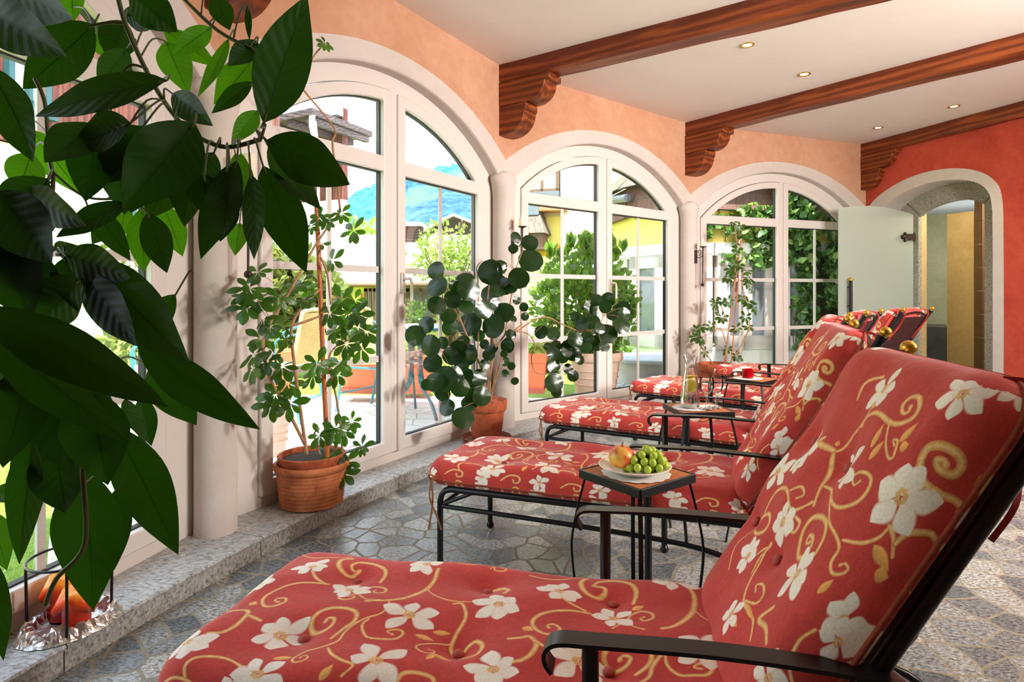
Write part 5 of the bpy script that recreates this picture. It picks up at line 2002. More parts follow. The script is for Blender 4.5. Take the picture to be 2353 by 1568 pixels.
mb.build('saucer', terracotta('old_saucer', (138, 72, 44), (104, 54, 34)), root, smooth=45)
mb = MB()
mb.lathe([(.0001, .258), (.123, .252)], 28, caps=False)
mb.build('soil', M['soil'], root)

# ------------------------------------------------------------------ umbrella plant by the far window
pc3 = V(1.925, 5.76, 0.0)
root = empty('umbrella_plant', pc3, 0, 'small umbrella plant on thin canes in front of the far window', 'plant')
cl = [(1660, 692), (1644, 703), (1659, 728), (1611, 751), (1634, 749), (1598, 774), (1611, 782), (1619, 808), (1713, 728), (1693, 754), (1721, 751), (1733, 708), (1718, 695), (1672, 802), (1693, 818), (1685, 510, .7), (1698, 522), (1705, 540),
      (1694, 573), (1687, 602), (1696, 609), (1672, 638), (1716, 622), (1721, 640), (1680, 618), (1643, 694), (1674, 692), (1705, 685), (1721, 696), (1690, 560, .7), (1604, 760), (1716, 650), (1730, 668, .8)]
stems = [([(1668, 838), (1672, 780), (1681, 700), (1688, 640), (1692, 560), (1688, 520)], .008), ([(1676, 838), (1700, 800), (1722, 750), (1716, 700), (1705, 650), (1712, 610)], .007), ([(1640, 838), (1620, 810), (1606, 785)], .005),
         ([(1668, 790), (1655, 755), (1630, 768), (1612, 775)], .005), ([(1672, 740), (1660, 712), (1655, 695)], .004)]
umbrella_plant(root, cl, lambda x: 5.78, stems, .062, 9)
mb = MB()
for (x0, y0, x1, y1) in ((1664, 838, 1703, 552), (1680, 838, 1697, 640)):
    mb.tube([W(x0, y0, 5.73) - pc3, W(x1, y1, 5.75) - pc3], .006, 8)
mb.build('cane', M['bamboo'], root, smooth=60)
mb = MB()
mb.lathe([(.0001, .0), (.11, .0), (.115, .01), (.150, .32), (.158, .325), (.162, .39), (.152, .395), (.146, .37), (.0001, .36)], 36, caps=False)
mb.build('pot', M['terra'], root, smooth=45)


# ================================================================== the garden outside
def scatter(mb, rnd, n, c, rad, size, shell=.55, mi=0, down=0.0):
    """small bent leaves through an ellipsoid, denser towards its surface"""
    c = Vector(c)
    for _ in range(n):
        v = V(rnd.gauss(0, 1), rnd.gauss(0, 1), rnd.gauss(0, 1)).normalized()
        k = lerp(shell, 1.0, rnd.random() ** .6)
        p = c + V(v.x * rad[0] * k, v.y * rad[1] * k, v.z * rad[2] * k)
        leaf6(mb, rnd, p, (v * .7 + V(rnd.uniform(-1, 1), rnd.uniform(-1, 1), rnd.uniform(-.6, 1) - down)), size, mi)


def leaf6(mb, rnd, p, dr, size, mi=0, aspect=.36):
    dr = Vector(dr).normalized()
    s = dr.cross(V(rnd.uniform(-1, 1), rnd.uniform(-1, 1), rnd.uniform(-.2, 1)))
    if s.length < .01: s = dr.orthogonal()
    s = s.normalized() * size * aspect * rnd.uniform(.8, 1.2)
    nn = dr.cross(s).normalized() * size * .12
    L_ = size * rnd.uniform(.7, 1.25)
    a, b, t_ = p, p + dr * L_ * .5, p + dr * L_
    vs = [a, a + dr * L_ * .35 + s + nn, b + dr * L_ * .2 + s * .7 + nn, t_, b + dr * L_ * .2 - s * .7 + nn, a + dr * L_ * .35 - s + nn]
    mb.add(vs, [(0, 1, 2, 3), (0, 3, 4, 5)], mi, [(0, .5), (.35, 1), (.7, .85), (1, .5), (.7, .15), (.35, 0)])


def simple_leaf(name, rgb, trans, tw=.35, gloss=.4, var=.4):
    t = NT(name)
    g = t.n('ShaderNodeNewGeometry')
    c = lin(rgb)
    col = t.ramp(g.outputs['Random Per Island'], [(0, tuple(v * (1 - var) for v in c)), (1, tuple(min(1, v * (1 + var)) for v in c))])
    p = t.principled(col, gloss, 0, None, .5)
    tr = t.n('ShaderNodeBsdfTranslucent')
    tr.inputs[0].default_value = (*lin(trans), 1)
    mx = t.n('ShaderNodeMixShader')
    mx.inputs[0].default_value = tw
    t.l(p, mx.inputs[1])
    t.l(tr.outputs[0], mx.inputs[2])
    return t.done(mx.outputs[0])


M['laurel'] = simple_leaf('laurel_leaf', (78, 112, 42), (160, 196, 70), var=.6)
M['shrub'] = simple_leaf('shrub_leaf', (104, 116, 62), (150, 160, 70))
M['spring'] = simple_leaf('spring_leaf', (150, 176, 78), (200, 220, 110))
M['ivy'] = simple_leaf('ivy_leaf', (88, 124, 62), (120, 170, 60), .35)
M['ivy_b'] = simple_leaf('ivy_leaf_light', (160, 188, 104), (170, 210, 90), .35)
M['bloom'] = simple_leaf('lilac_flower', (178, 150, 196), (190, 160, 210))
M['teal'] = plain('teal_painted_tube', (62, 124, 136), 0.4, 0.1, var=.05)
M['rattan'] = plain('pale_wicker', (214, 186, 126), 0.6, var=.15, scale=60)
M['cream'] = plain('cream_render', (236, 226, 190), 0.9, var=.03)
M['yellow'] = plain('yellow_render', (242, 216, 120), 0.9, var=.04)
M['white_render'] = plain('white_render', (240, 238, 232), 0.9, var=.02)
M['larch'] = wood('larch_cladding', (92, 44, 36), (124, 70, 58), .35, 2, .7)
M['roofmetal'] = plain('pale_sheet_roof', (206, 200, 196), 0.5, .1, var=.04, scale=2)
M['dark_glass'] = plain('dark_window_glass', (110, 114, 120), 0.05, 0.0, var=.25, scale=3, spec=.8)
M['curtain'] = plain('net_curtain', (206, 222, 222), 0.8, var=.1, scale=14)
M['brownframe'] = plain('brown_window_frame', (122, 92, 66), 0.6)


def shingles(name, c1, c2, s):
    t = NT(name)
    uv = t.n('ShaderNodeUVMap')
    br = t.n('ShaderNodeTexBrick')
    t.l(uv.outputs[0], br.inputs['Vector'])
    br.inputs['Scale'].default_value = s
    br.inputs['Brick Width'].default_value = .10
    br.inputs['Row Height'].default_value = .22
    br.inputs['Mortar Size'].default_value = .006
    br.inputs['Color1'].default_value = (*lin(c1), 1)
    br.inputs['Color2'].default_value = (*lin(c2), 1)
    br.inputs['Mortar'].default_value = (*lin((60, 46, 42)), 1)
    n = t.noise(t.coord('Object', (20, 20, 3)), 1.5, 4)
    col = t.mix(t.math('MULTIPLY', n, .6), br.outputs[0], lin((150, 138, 130)))
    return t.done(t.principled(col, .85, 0, None, .2))


M['shingle'] = shingles('larch_shingles', (118, 60, 46), (92, 54, 46), 1.0)
M['moss_shingle'] = shingles('mossy_shingles', (92, 90, 72), (72, 72, 60), 1.0)

# ---- ground
GZ = 0.05


def ring_ground(name, r0, r1, a0, a1, z, m, **kw):
    mb = MB()
    n = 40
    vs = []
    for i in range(n + 1):
        a = lerp(a0, a1, i / n)
        p, q = circ(a, r0), circ(a, r1)
        vs += [(p.x, p.y, z), (q.x, q.y, z)]
    mb.add(vs, [(2 * i, 2 * i + 1, 2 * i + 3, 2 * i + 2) for i in range(n)])
    return mb.build(name, m, smooth=0, **kw)


t = NT('lawn_grass')
co = t.coord('Object')
g1 = t.noise(co, 1.3, 4, .6)
g2 = t.noise(co, 90, 4, .7)
t.done(t.principled(t.ramp(t.math('MULTIPLY_ADD', g2, .55, t.math('MULTIPLY', g1, .45)), [(.34, lin((84, 118, 36))), (.5, lin((134, 164, 66))), (.66, lin((176, 190, 104)))]), .9, 0, t.bump(g2, .8, .03), .2))
ring_ground('ground_lawn', 7.08, 60, 95, 262, GZ, t.mat, kind='structure')
# blades of grass close to the left window
mb = MB()
rg = random.Random(3)
for _ in range(5200):
    x, y = rg.uniform(-3.2, -1.5), rg.uniform(1.2, 3.6)
    if (V(x, y, 0) - RC).length < 7.2 or (x > -1.98 + (y - 2.55) * -.62 and y > 2.3): continue
    p = V(x, y, GZ)
    h = rg.uniform(.02, .06)
    d = V(rg.uniform(-.03, .03), rg.uniform(-.03, .03), h)
    s = V(rg.uniform(-1, 1), rg.uniform(-1, 1), 0).normalized() * .003
    mb.add([p - s, p + s, p + d], [(0, 1, 2)])
mb.build('grass', M['spring'], None, smooth=0, label='short grass outside the nearest window', cat='grass', kind='stuff', fix=False)

t = NT('terrace_paving')
co = t.coord('Object')
vo = t.n('ShaderNodeTexVoronoi', feature='DISTANCE_TO_EDGE', voronoi_dimensions='2D')
t.l(co, vo.inputs['Vector'])
vo.inputs['Scale'].default_value = 4.2
st_ = t.ramp(vo.outputs['Distance'], [(.015, (0, 0, 0)), (.035, (1, 1, 1))])
n_ = t.noise(co, 20, 5, .7)
t.done(t.principled(t.mix(st_, lin((176, 168, 158)), t.ramp(n_, [(.3, lin((214, 210, 206))), (.7, lin((240, 238, 236)))])), .8, 0, None, .3))
mb = MB()
a = [circ(x, 7.08) for x in (163.5, 158, 152, 146, 140, 136, 132)]
poly = [(p.x, p.y) for p in a] + [(.75, 5.35), (.35, 5.75), (-.6, 5.9), (-2.6, 5.95), (-4.2, 6.1), (-3.2, 4.3)]
mb.prism(poly, V(0, 0, GZ - .02), V(1, 0, 0), V(0, 1, 0), V(0, 0, .034))
mb.build('terrace_floor', t.mat, kind='structure', smooth=0)
TZ0 = GZ + .014
mb = MB()
mb.prism([(.6, 6.05), (1.1, 5.95), (2.6, 6.55), (3.3, 7.2), (2.2, 7.9), (1.0, 7.3)], V(0, 0, GZ - .02), V(1, 0, 0), V(0, 1, 0), V(0, 0, .03))
t = NT('white_gravel')
vo = t.n('ShaderNodeTexVoronoi')
t.l(t.coord('Object'), vo.inputs['Vector'])
vo.inputs['Scale'].default_value = 22
t.done(t.principled(t.ramp(vo.outputs['Distance'], [(.1, lin((236, 234, 230))), (.6, lin((150, 148, 146)))]), .9, 0, t.bump(vo.outputs['Distance'], .8, .02), .2))
mb.build('ground_gravel', t.mat, kind='structure', smooth=0)


# ---- pots and planters
def trough(c, L_, D_, h, rz, label, grow=None, m=None, seed=1):
    root = empty('planter', (c.x, c.y, TZ0 if c.z == 0 else c.z), rz, label, 'planter', 'terracotta planters on the terrace')
    mb = MB()
    z0 = .03

    def rr(sx, sy, z):
        return [(-sx, -sy, z), (sx, -sy, z), (sx, sy, z), (-sx, sy, z)]
    lev = [(L_ / 2 * .80, D_ / 2 * .80, z0), (L_ / 2 * .92, D_ / 2 * .92, h * .74), (L_ / 2 * .97, D_ / 2 * .97, h * .76), (L_ / 2, D_ / 2, h), (L_ / 2 * .93, D_ / 2 * .90, h), (L_ / 2 * .90, D_ / 2 * .86, h - .05)]
    vs = [p for l_ in lev for p in rr(*l_)]
    fs = [(4 * i + j, 4 * i + (j + 1) % 4, 4 * i + 4 + (j + 1) % 4, 4 * i + 4 + j) for i in range(len(lev) - 1) for j in range(4)]
    fs += [(0, 1, 2, 3), tuple(4 * (len(lev) - 1) + j for j in range(4))]
    mb.add(vs, fs)
    mb.build('trough', M['terra_out'], root, smooth=30, bevel=.01)
    mb = MB()
    l2 = [(L_ / 2 * .86, D_ / 2 * .9, 0), (L_ / 2 * .95, D_ / 2 * 1.0, .05), (L_ / 2 * .92, D_ / 2 * .96, .05), (L_ / 2 * .82, D_ / 2 * .84, .02)]
    vs = [p for l_ in l2 for p in rr(*l_)]
    mb.add(vs, [(4 * i + j, 4 * i + (j + 1) % 4, 4 * i + 4 + (j + 1) % 4, 4 * i + 4 + j) for i in range(3) for j in range(4)] + [(0, 1, 2, 3), (12, 13, 14, 15)])
    mb.build('saucer', M['terra_out_d'], root, smooth=30, bevel=.006)
    if grow:
        mb = MB()
        rnd = random.Random(seed)
        scatter(mb, rnd, grow, (0, 0, h + .03), (L_ * .42, D_ * .4, .10), .06, .1)
        mb.build('foliage', M['spring'], root, smooth=0, fix=False)
    return root


M['terra_out'] = plain('orange_planter', (214, 112, 72), .7, var=.05)
M['terra_out_d'] = plain('orange_planter_saucer', (176, 92, 70), .7, var=.06)
M['pale_clay'] = plain('pale_pink_clay', (216, 180, 160), .8, var=.05)
q = Wz(880, 918, GZ)
trough(W(842, 900, 5.65), .42, .30, .36, -.15, 'orange rectangular planter behind the garden chair, left of the window mullion', 60)
trough(W(955, 900, 5.85), .38, .30, .36, -.1, 'orange rectangular planter behind the garden table', 140, seed=3)
trough(W(640, 900, 5.3), .36, .28, .36, .3, 'orange rectangular planter beyond the left garden chair, behind the umbrella plant', None)
trough(W(1222, 900, 5.55), .28, .28, .36, -.1, 'orange square planter with flowers outside the middle window', 120, seed=5)


def round_pot(c, r, h, label, m):
    root = empty('garden_pot', (c.x, c.y, c.z), 0, label, 'pot')
    mb = MB()
    mb.lathe([(.0001, 0), (r * .66, 0), (r * .70, .02), (r * .88, h * .78), (r * .95, h * .8), (r, h * .84), (r, h * .99), (r * .96, h), (r * .88, h * .98), (r * .84, h * .88), (.0001, h * .88)], 40, caps=False)
    mb.build('pot', m, root, smooth=40)
    mb = MB()
    for k in range(3):
        z = h * (.3 + .15 * k)
        rr_ = lerp(r * .70, r * .88, z / (h * .78)) + .004
        mb.tube([(rr_ * math.cos(i * PI / 20), rr_ * math.sin(i * PI / 20), z) for i in range(40)], .006, 6, closed=True)
    mb.build('band', m, root, smooth=60)
    mb = MB()
    mb.lathe([(.0001, h * .9), (r * .86, h * .89)], 24, caps=False)
    mb.build('soil', M['soil'], root)
    return root


c = W(625, 900, 3.75)
c.z = TZ0
round_pot(c, .11, .30, 'small pale pink clay pot at the foot of the window, left of the umbrella plant', M['pale_clay'])
c = W(1368, 900, 5.95)
c.z = GZ
bpot = round_pot(c, .27, .44, 'large pale pink clay pot holding the laurel bush', M['pale_clay'])
# laurel bush
root = bpot
root.name = 'laurel_bush'
tag(root, 'bushy green laurel growing in a large pale pink clay pot', 'bush')
mb = MB()
rnd = random.Random(12)
top_c = W(1345, 700, 5.95) - c
scatter(mb, rnd, 1900, top_c, (.52, .48, .50), .085, .3)
for k in range(26):
    a = rnd.uniform(0, 6.28)
    q = top_c + V(.42 * math.cos(a) * rnd.random(), .3 * math.sin(a), .38 + rnd.uniform(0, .18))
    for s in range(9):
        leaf6(mb, rnd, q + V(0, 0, s * .012), (rnd.uniform(-.7, .7), rnd.uniform(-.7, .7), 1), .10)
mb.build('foliage', M['laurel'], root, smooth=0, fix=False)
mb = MB()
for k in range(7):
    mb.tube(spline([(rnd.uniform(-.05, .05), rnd.uniform(-.05, .05), .39), (rnd.uniform(-.1, .1), rnd.uniform(-.1, .1), .7), top_c + V(rnd.uniform(-.3, .3), rnd.uniform(-.3, .3), rnd.uniform(-.1, .3))], 4), [.018 - .0012 * i for i in range(9)], 7)
mb.build('trunk', M['bark_d'], root, smooth=60)


# ---- shrubs and trees
def shrub(name, label, cat, c, rad, n, size, m, seed, trunk=None, group=None, clumps=6):
    root = empty(name, (c.x, c.y, GZ), 0, label, cat, group)
    mb = MB()
    rnd = random.Random(seed)
    cc = Vector(c) - root.location
    for k in range(clumps):
        o = V(rnd.uniform(-.5, .5) * rad[0], rnd.uniform(-.5, .5) * rad[1], rnd.uniform(-.5, .5) * rad[2])
        scatter(mb, rnd, n // clumps, cc + o, tuple(r * .62 for r in rad), size, .2)
    mb.build('foliage', m, root, smooth=0, fix=False)
    mb = MB()
    for k in range(trunk or 5):
        e = cc + V(rnd.uniform(-.6, .6) * rad[0], rnd.uniform(-.6, .6) * rad[1], rnd.uniform(-.3, .6) * rad[2])
        b = V(rnd.uniform(-.1, .1), rnd.uniform(-.1, .1), 0)
        pts = spline([b, b * .6 + V(e.x * .2, e.y * .2, e.z * .5), e], 5)
        mb.tube(pts, [max(.005, .03 * (1 - i / 12)) for i in range(len(pts))], 6)
    mb.build('trunk', M['bark_d'], root, smooth=60)
    return root


shrub('garden_shrub', 'large leafy shrub in the garden behind the umbrella plant', 'shrub', W(662, 690, 7.2), (.62, .5, .58), 1500, .15, M['shrub'], 3)
shrub('garden_shrub', 'pale leafed shrub seen past the drooping leaves of the big plant', 'shrub', W(372, 700, 6.0), (.5, .5, .75), 800, .12, M['shrub'], 5)
shrub('flower_bush', 'low flowering bush on the lawn, left of the bamboo cane', 'bush', W(660, 782, 10.5), (.42, .45, .26), 700, .09, M['spring'], 7)
shrub('flower_bush', 'lilac flowers on the lawn, right of the low bush', 'bush', W(735, 796, 10.3), (.30, .3, .15), 450, .07, M['bloom'], 8)
shrub('flower_bush', 'lilac flowers on the lawn, behind the low bush on its left', 'bush', W(598, 778, 11.0), (.36, .3, .22), 300, .07, M['bloom'], 18)
shrub('garden_tree', 'light green spring tree in front of the metal roof', 'tree', W(1040, 585, 9.5), (.72, .6, .62), 1300, .075, M['spring'], 9, 9)
shrub('garden_shrub', 'shrub against the low yellow house, left of the window frame', 'shrub', W(935, 750, 12.0), (.6, .4, .55), 700, .10, M['laurel'], 10)
shrub('garden_shrub', 'grey green border plants beyond the laurel, left side', 'shrub', W(1250, 812, 7.6), (.5, .3, .16), 400, .08, M['shrub'], 11)
shrub('garden_shrub', 'low border plants beside the round stone well', 'shrub', W(1400, 800, 8.0), (.26, .3, .26), 420, .09, M['laurel'], 13)
shrub('garden_tree', 'round green tree top beyond the ridge of the metal roof', 'tree', W(800, 545, 24), (1.6, 1.2, .8), 700, .25, M['spring'], 14)


# ---- garden chairs and table
def garden_chair(c, rz, label):
    root = empty('garden_chair', (c.x, c.y, TZ0), rz, label, 'garden chair', 'teal and wicker garden chairs')
    tm = M['teal']
    for s in (-1, 1):
        mb = MB()
        y = s * .22
        mb.tube(spline([(.23, y, .0), (.20, y, .30), (.185, y, .40)], 5), .011, 8)
        mb.build('leg', tm, root, smooth=60)
        mb = MB()
        mb.tube(spline([(-.26, y, .0), (-.20, y, .30), (-.19, y, .44)], 5), .011, 8)
        mb.build('leg', tm, root, smooth=60)
        mb = MB()
        mb.tube(spline([(.185, y, .40), (.20, y * 1.06, .56), (.14, y * 1.1, .62), (-.05, y * 1.1, .66), (-.23, y * .95, .74)], 6), .011, 8)
        mb.build('armrest', tm, root, smooth=60)
    mb = MB()
    mb.tube([(.19, -.22, .40), (.19, .22, .40)], .011, 8)
    mb.tube([(-.19, -.22, .40), (-.19, .22, .40)], .010, 8)
    mb.tube([(-.2, -.22, .38), (.19, -.22, .39)], .010, 8)
    mb.tube([(-.2, .22, .38), (.19, .22, .39)], .010, 8)
    mb.tube([(-.23, -.21, .16), (-.23, .21, .16)], .008, 8)
    mb.build('frame', tm, root, smooth=60)
    mb = MB()
    for k in range(23):
        y = -.205 + .41 * k / 22
        mb.bar(spline([(.215, y, .395), (.20, y, .425), (0, y, .415), (-.17, y, .42)], 4), .013, .006)
    mb.tube([(.21, -.21, .412), (.21, .21, .412)], .018, 10)
    mb.build('seat', M['rattan'], root, smooth=60)
    mb = MB()
    for k in range(23):
        y = -.20 + .40 * k / 22
        mb.bar([(-.185, y, .44), (-.235, y, .66), (-.27, y, .84)], .013, .006, up=(1, 0, .2))
    mb.tube(spline([(-.19, -.21, .44), (-.235, -.21, .66), (-.262, -.20, .82), (-.272, -.15, .858), (-.272, .15, .858), (-.262, .20, .82), (-.235, .21, .66), (-.19, .21, .44)], 4), .016, 8)
    mb.build('backrest', M['rattan'], root, smooth=60)
    return root


garden_chair(W(650, 900, 4.85), math.radians(172), 'teal and wicker garden chair behind the umbrella plant, seen between its stems')
garden_chair(W(868, 900, 5.15), math.radians(-28), 'teal and wicker garden chair in front of the orange planter, next to the window mullion')
garden_chair(W(375, 900, 4.7), math.radians(-150), 'teal and wicker garden chair outside the nearest window, behind the drooping leaves')
root = empty('garden_table', tuple(W(955, 900, 5.0).xy) + (TZ0,), 0.3, 'round teal garden table on the terrace', 'table')
mb = MB()
mb.lathe([(.0001, .70), (.34, .70), (.352, .708), (.352, .722), (.34, .728), (.0001, .728)], 48, caps=False)
mb.build('tabletop', plain('grey_table_glass', (196, 214, 214), .25, .0), root, smooth=40)
mb = MB()
mb.tube([(.352 * math.cos(i * PI / 24), .352 * math.sin(i * PI / 24), .712) for i in range(48)], .013, 8, closed=True)
mb.build('rim', M['teal'], root, smooth=60)
for k in range(4):
    a = k * PI / 2 + .4
    ca, sa = math.cos(a), math.sin(a)
    mb = MB()
    mb.tube(spline([(.10 * ca, .10 * sa, .70), (.055 * ca, .055 * sa, .55), (.055 * ca, .055 * sa, .36), (.09 * ca, .09 * sa, .24), (.24 * ca, .24 * sa, .12), (.31 * ca, .31 * sa, 0.005)], 6), .014, 8)
    mb.build('leg', M['teal'], root, smooth=60)
mb = MB()
mb.tube([(.055 * math.cos(i * PI / 8), .055 * math.sin(i * PI / 8), .44) for i in range(16)], .008, 8, closed=True)
mb.build('ring', M['teal'], root, smooth=60)


# ---- buildings
def wallq(mb, a, b, z0, z1, th=.25, mi=0, push=0.0):
    a, b = V(a.x, a.y, 0), V(b.x, b.y, 0)
    d = (b - a)
    n = V(-d.y, d.x, 0).normalized()           # away from the viewer when a is on the left
    mb.obox(a + n * push + V(0, 0, z0), d, n * th, V(0, 0, z1 - z0), mi)


def on(a, b, t_):
    return V(lerp(a.x, b.x, t_), lerp(a.y, b.y, t_), 0)


def house_window(par, loc, a, b, t0, t1, z0, z1, fm, gm, bars=1, fw=.06, out=.05):
    """frame proud of the wall a-b, glass set in it"""
    p, q = on(a, b, t0) - loc, on(a, b, t1) - loc
    d = (q - p)
    L_ = d.length
    d.normalize()
    n = V(d.y, -d.x, 0)
    mb = MB()
    o = p + n * out
    for s, e, zz0, zz1 in ((0, L_, z0, z0 + fw), (0, L_, z1 - fw, z1), (0, fw, z0, z1), (L_ - fw, L_, z0, z1)):
        mb.obox(o + d * s + V(0, 0, zz0), d * (e - s), -n * (out + .02), V(0, 0, zz1 - zz0))
    for k in range(bars):
        s = L_ * (k + 1) / (bars + 1)
        mb.obox(o + d * (s - fw * .35) + V(0, 0, z0), d * fw * .7, -n * (out + .02), V(0, 0, z1 - z0))
    f_ = mb.build('window', fm, par, smooth=0)
    mb = MB()
    mb.obox(p + n * (out * .4) + d * fw * .5 + V(0, 0, z0 + fw * .5), d * (L_ - fw), -n * .02, V(0, 0, z1 - z0 - fw))
    mb.build('pane', gm, f_, smooth=0)
    return f_


M['teal_frame'] = plain('teal_window_frame', (40, 84, 92), .5)
M['steel'] = plain('zinc_gutter', (120, 128, 134), .4, .6)
# house with brown boards above a cream ground floor
a, b = W(-300, 600, 6.6), W(212, 600, 9.4)
loc = V(a.x, a.y, GZ)
root = empty('neighbour_house', loc, 0, 'neighbouring house with reddish brown boards above a cream ground floor, left edge', 'house')
mb = MB()
wallq(mb, a - loc, b - loc, -.1, 3.0)
mb.build('ground_floor_wall', M['cream'], root, smooth=0)
mb = MB()
n = 46
for k in range(n):
    wallq(mb, on(a, b, k / n) - loc, on(a, b, (k + .93) / n) - loc, 3.02, 6.6, .25, 0, -.05)
mb.build('boarding', M['larch'], root, smooth=0)
mb = MB()
wallq(mb, on(a, b, .955) - loc, on(a, b, 1.0) - loc, 0, 3.0, .3, 0, -.06)
mb.build('pilaster', M['white_render'], root, smooth=0)
L0 = Vector((loc.x, loc.y, 0))
house_window(root, L0, a, b, .50, .715, 3.55, 4.6, M['teal_frame'], M['curtain'], 1, .08, .14)
mb = MB()
wallq(mb, on(a, b, .49) - loc, on(a, b, .725) - loc, 3.42, 3.55, .2, 0, -.22)
mb.build('window_sill', M['teal_frame'], root, smooth=0)
# white house with balcony
a, b = W(180, 600, 14.5), W(640, 600, 15.5)
loc = V(a.x, a.y, GZ)
root = empty('neighbour_house', loc, 0, 'white house with a balcony window, seen between the drooping leaves and the first pillar', 'house')
mb = MB()
wallq(mb, a - loc, b - loc, -.1, 4.2)
mb.build('wall', M['white_render'], root, smooth=0)
mb = MB()
wallq(mb, a - loc, b - loc, 4.2, 7.5, .3, 0, -.08)
mb.build('boarding', M['larch'], root, smooth=0)
L0 = Vector((loc.x, loc.y, 0))
house_window(root, L0, a, b, .42, .56, 1.9, 3.2, M['teal_frame'], M['curtain'], 1, .09, .08)
house_window(root, L0, a, b, .16, .28, 1.9, 3.2, M['teal_frame'], M['curtain'], 1, .09, .08)
mb = MB()
for k in range(15):
    p = on(a, b, .38 + .22 * k / 14) - L0
    mb.tube([p + V(0, -.5, 1.75), p + V(0, -.5, 2.55)], .015, 5)
p, q = on(a, b, .38) - L0, on(a, b, .60) - L0
mb.tube([p + V(0, -.5, 2.56), q + V(0, -.5, 2.56)], .02, 6)
mb.obox(p + V(0, -.55, 1.66), q - p, V(0, .6, 0), V(0, 0, .09))
mb.build('balcony', M['steel'], root, smooth=0)
# dark timber chalet gable
a, b = W(575, 600, 23.5), W(786, 600, 21.5)
loc = V(a.x, a.y, GZ)
root = empty('timber_chalet', loc, 0, 'dark timber chalet with a boarded eave, upper left of the first arched window', 'house')
mb = MB()
wallq(mb, a - loc, b - loc, 4.3, 7.55, .3)
mb.build('boarding', M['larch'], root, smooth=0)
mb = MB()
wallq(mb, a - loc, b - loc, -.1, 4.3, .3)
mb.build('wall', M['white_render'], root, smooth=0)
mb = MB()
e0, e1 = W(540, 300, 20.0) - loc, W(716, 262, 19.2) - loc
mb.obox(e0, e1 - e0, V(1.0, 4.0, .3), V(0, 0, .2))
for k in range(5):
    p = lerp(e0, e1, k / 4.4)
    mb.obox(p + V(0, .1, -.2), V(.18, 0, 0), V(1.0, 3.6, .25), V(0, 0, .2))
mb.build('eave', wood('weathered_boards', (72, 60, 64), (112, 96, 92), .4, 0, .8), root, smooth=0)
mb = MB()
p0 = on(a, b, .985) - loc
wallq(mb, on(a, b, .72) - loc, on(a, b, 1.02) - loc, 7.2, 7.55, .3, 0, -.35)
mb.build('fascia', plain('grey_green_fascia', (190, 206, 200), .6), root, smooth=0)
mb = MB()
q = W(717, 290, 19.4) - loc
mb.tube([q + V(0, 0, .4), q, q + V(.1, 0, -.4)], .10, 12)
mb.tube([q + V(.10, 0, .15), q + V(.2, 0, -.8), q + V(.2, 0, -4)], .04, 8)
mb.build('downpipe', M['white_render'], root, smooth=60)
# low yellow house under a pale metal roof
a, b = W(650, 600, 13.2), W(1150, 600, 13.2)
loc = V(a.x, a.y, -.1)
root = empty('low_house', loc, 0, 'low yellow house under a wide pale metal roof, seen through the first arched window', 'house')
L0 = Vector((loc.x, loc.y, 0))
L1 = Vector((loc.x, loc.y, loc.z))
mb = MB()
wallq(mb, a - L1, b - L1, -.3, 1.34)
mb.build('wall', plain('pale_yellow_render', (232, 222, 128), .9), root, smooth=0)
mb = MB()
ev = a - loc
ev.z = 1.38
mb.obox(V(-.3, -.5, 1.36), V(5.4, 0, 0), V(0, 7.2, 1.62), V(0, 0, .06))
mb.build('roof', M['roofmetal'], root, smooth=0)
mb = MB()
for k in range(9):
    mb.obox(V(-.3 + k * .62, -.5, 1.425), V(.025, 0, 0), V(.9 if k < 7 else .05, 7.2, 1.62), V(0, 0, .03))
mb.build('roof_seam', plain('roof_seams', (176, 166, 160), .5), root, smooth=0)
mb = MB()
mb.tube([(-.3, -.55, 1.32), (5.1, -.55, 1.32)], .05, 8)
mb.build('gutter', M['brownframe'], root, smooth=60)
for px0, px1, z0, z1 in ((748, 806, .10, 1.05), (838, 866, .10, 1.05), (934, 1002, .30, 1.05), (1046, 1092, .30, 1.05)):
    t0, t1 = (px0 - 650) / 500, (px1 - 650) / 500
    house_window(root, L1, V(a.x, a.y, 0), V(b.x, b.y, 0), t0, t1, z0 + .1, z1 + .1, M['brownframe'], M['dark_glass'], 1, .07, .06)
mb = MB()
for px in (930, 922, 830):
    x = (px - 650) / 1400 * 13.2
    mb.obox(V(x, -.06, -.1), V(.03, 0, 0), V(0, .03, 0), V(0, 0, 1.25))
mb.obox(V((920 - 650) / 1400 * 13.2, -.06, .95), V(.28, 0, 0), V(0, .03, 0), V(0, 0, .03))
mb.build('trellis', M['bamboo'], root, smooth=0)
q = W(949, 560, 18.2) - loc
chp = MB()
chp.obox(q + V(-.24, 0, -.1), V(.48, 0, 0), V(0, .48, 0), V(0, 0, .62))
for k in range(6):
    chp.obox(q + V(-.26, -.02, .02 + k * .085), V(.52, 0, 0), V(0, .52, 0), V(0, 0, .035))
chp.build('chimney', plain('dark_louvre_wood', (74, 60, 52), .8), root, smooth=0)
chp = MB()
chp.prism([(-.38, 0), (.38, 0), (.30, .10), (-.30, .14)], q + V(0, -.14, .52), V(1, 0, 0), V(0, 0, 1), V(0, .76, 0))
chp.build('chimney_cap', M['roofmetal'], root, smooth=0)
c = W(1042, 540, 27)
root = empty('far_house', (c.x, c.y, 0), 0, 'dark roofed house far behind the spring tree', 'house')
mb = MB()
mb.prism([(-1.3, 2.6), (-1.3, 3.6), (-.9, 3.95), (0, 4.4), (1.3, 3.95), (1.3, 2.6)], V(0, 0, 0), V(1, 0, 0), V(0, 0, 1), V(0, 4, 0))
mb.box((-1.2, .1, 0), (1.2, 3.8, 2.6))
mb.build('wall', plain('dark_timber', (66, 54, 50), .8), root, smooth=0)
mb = MB()
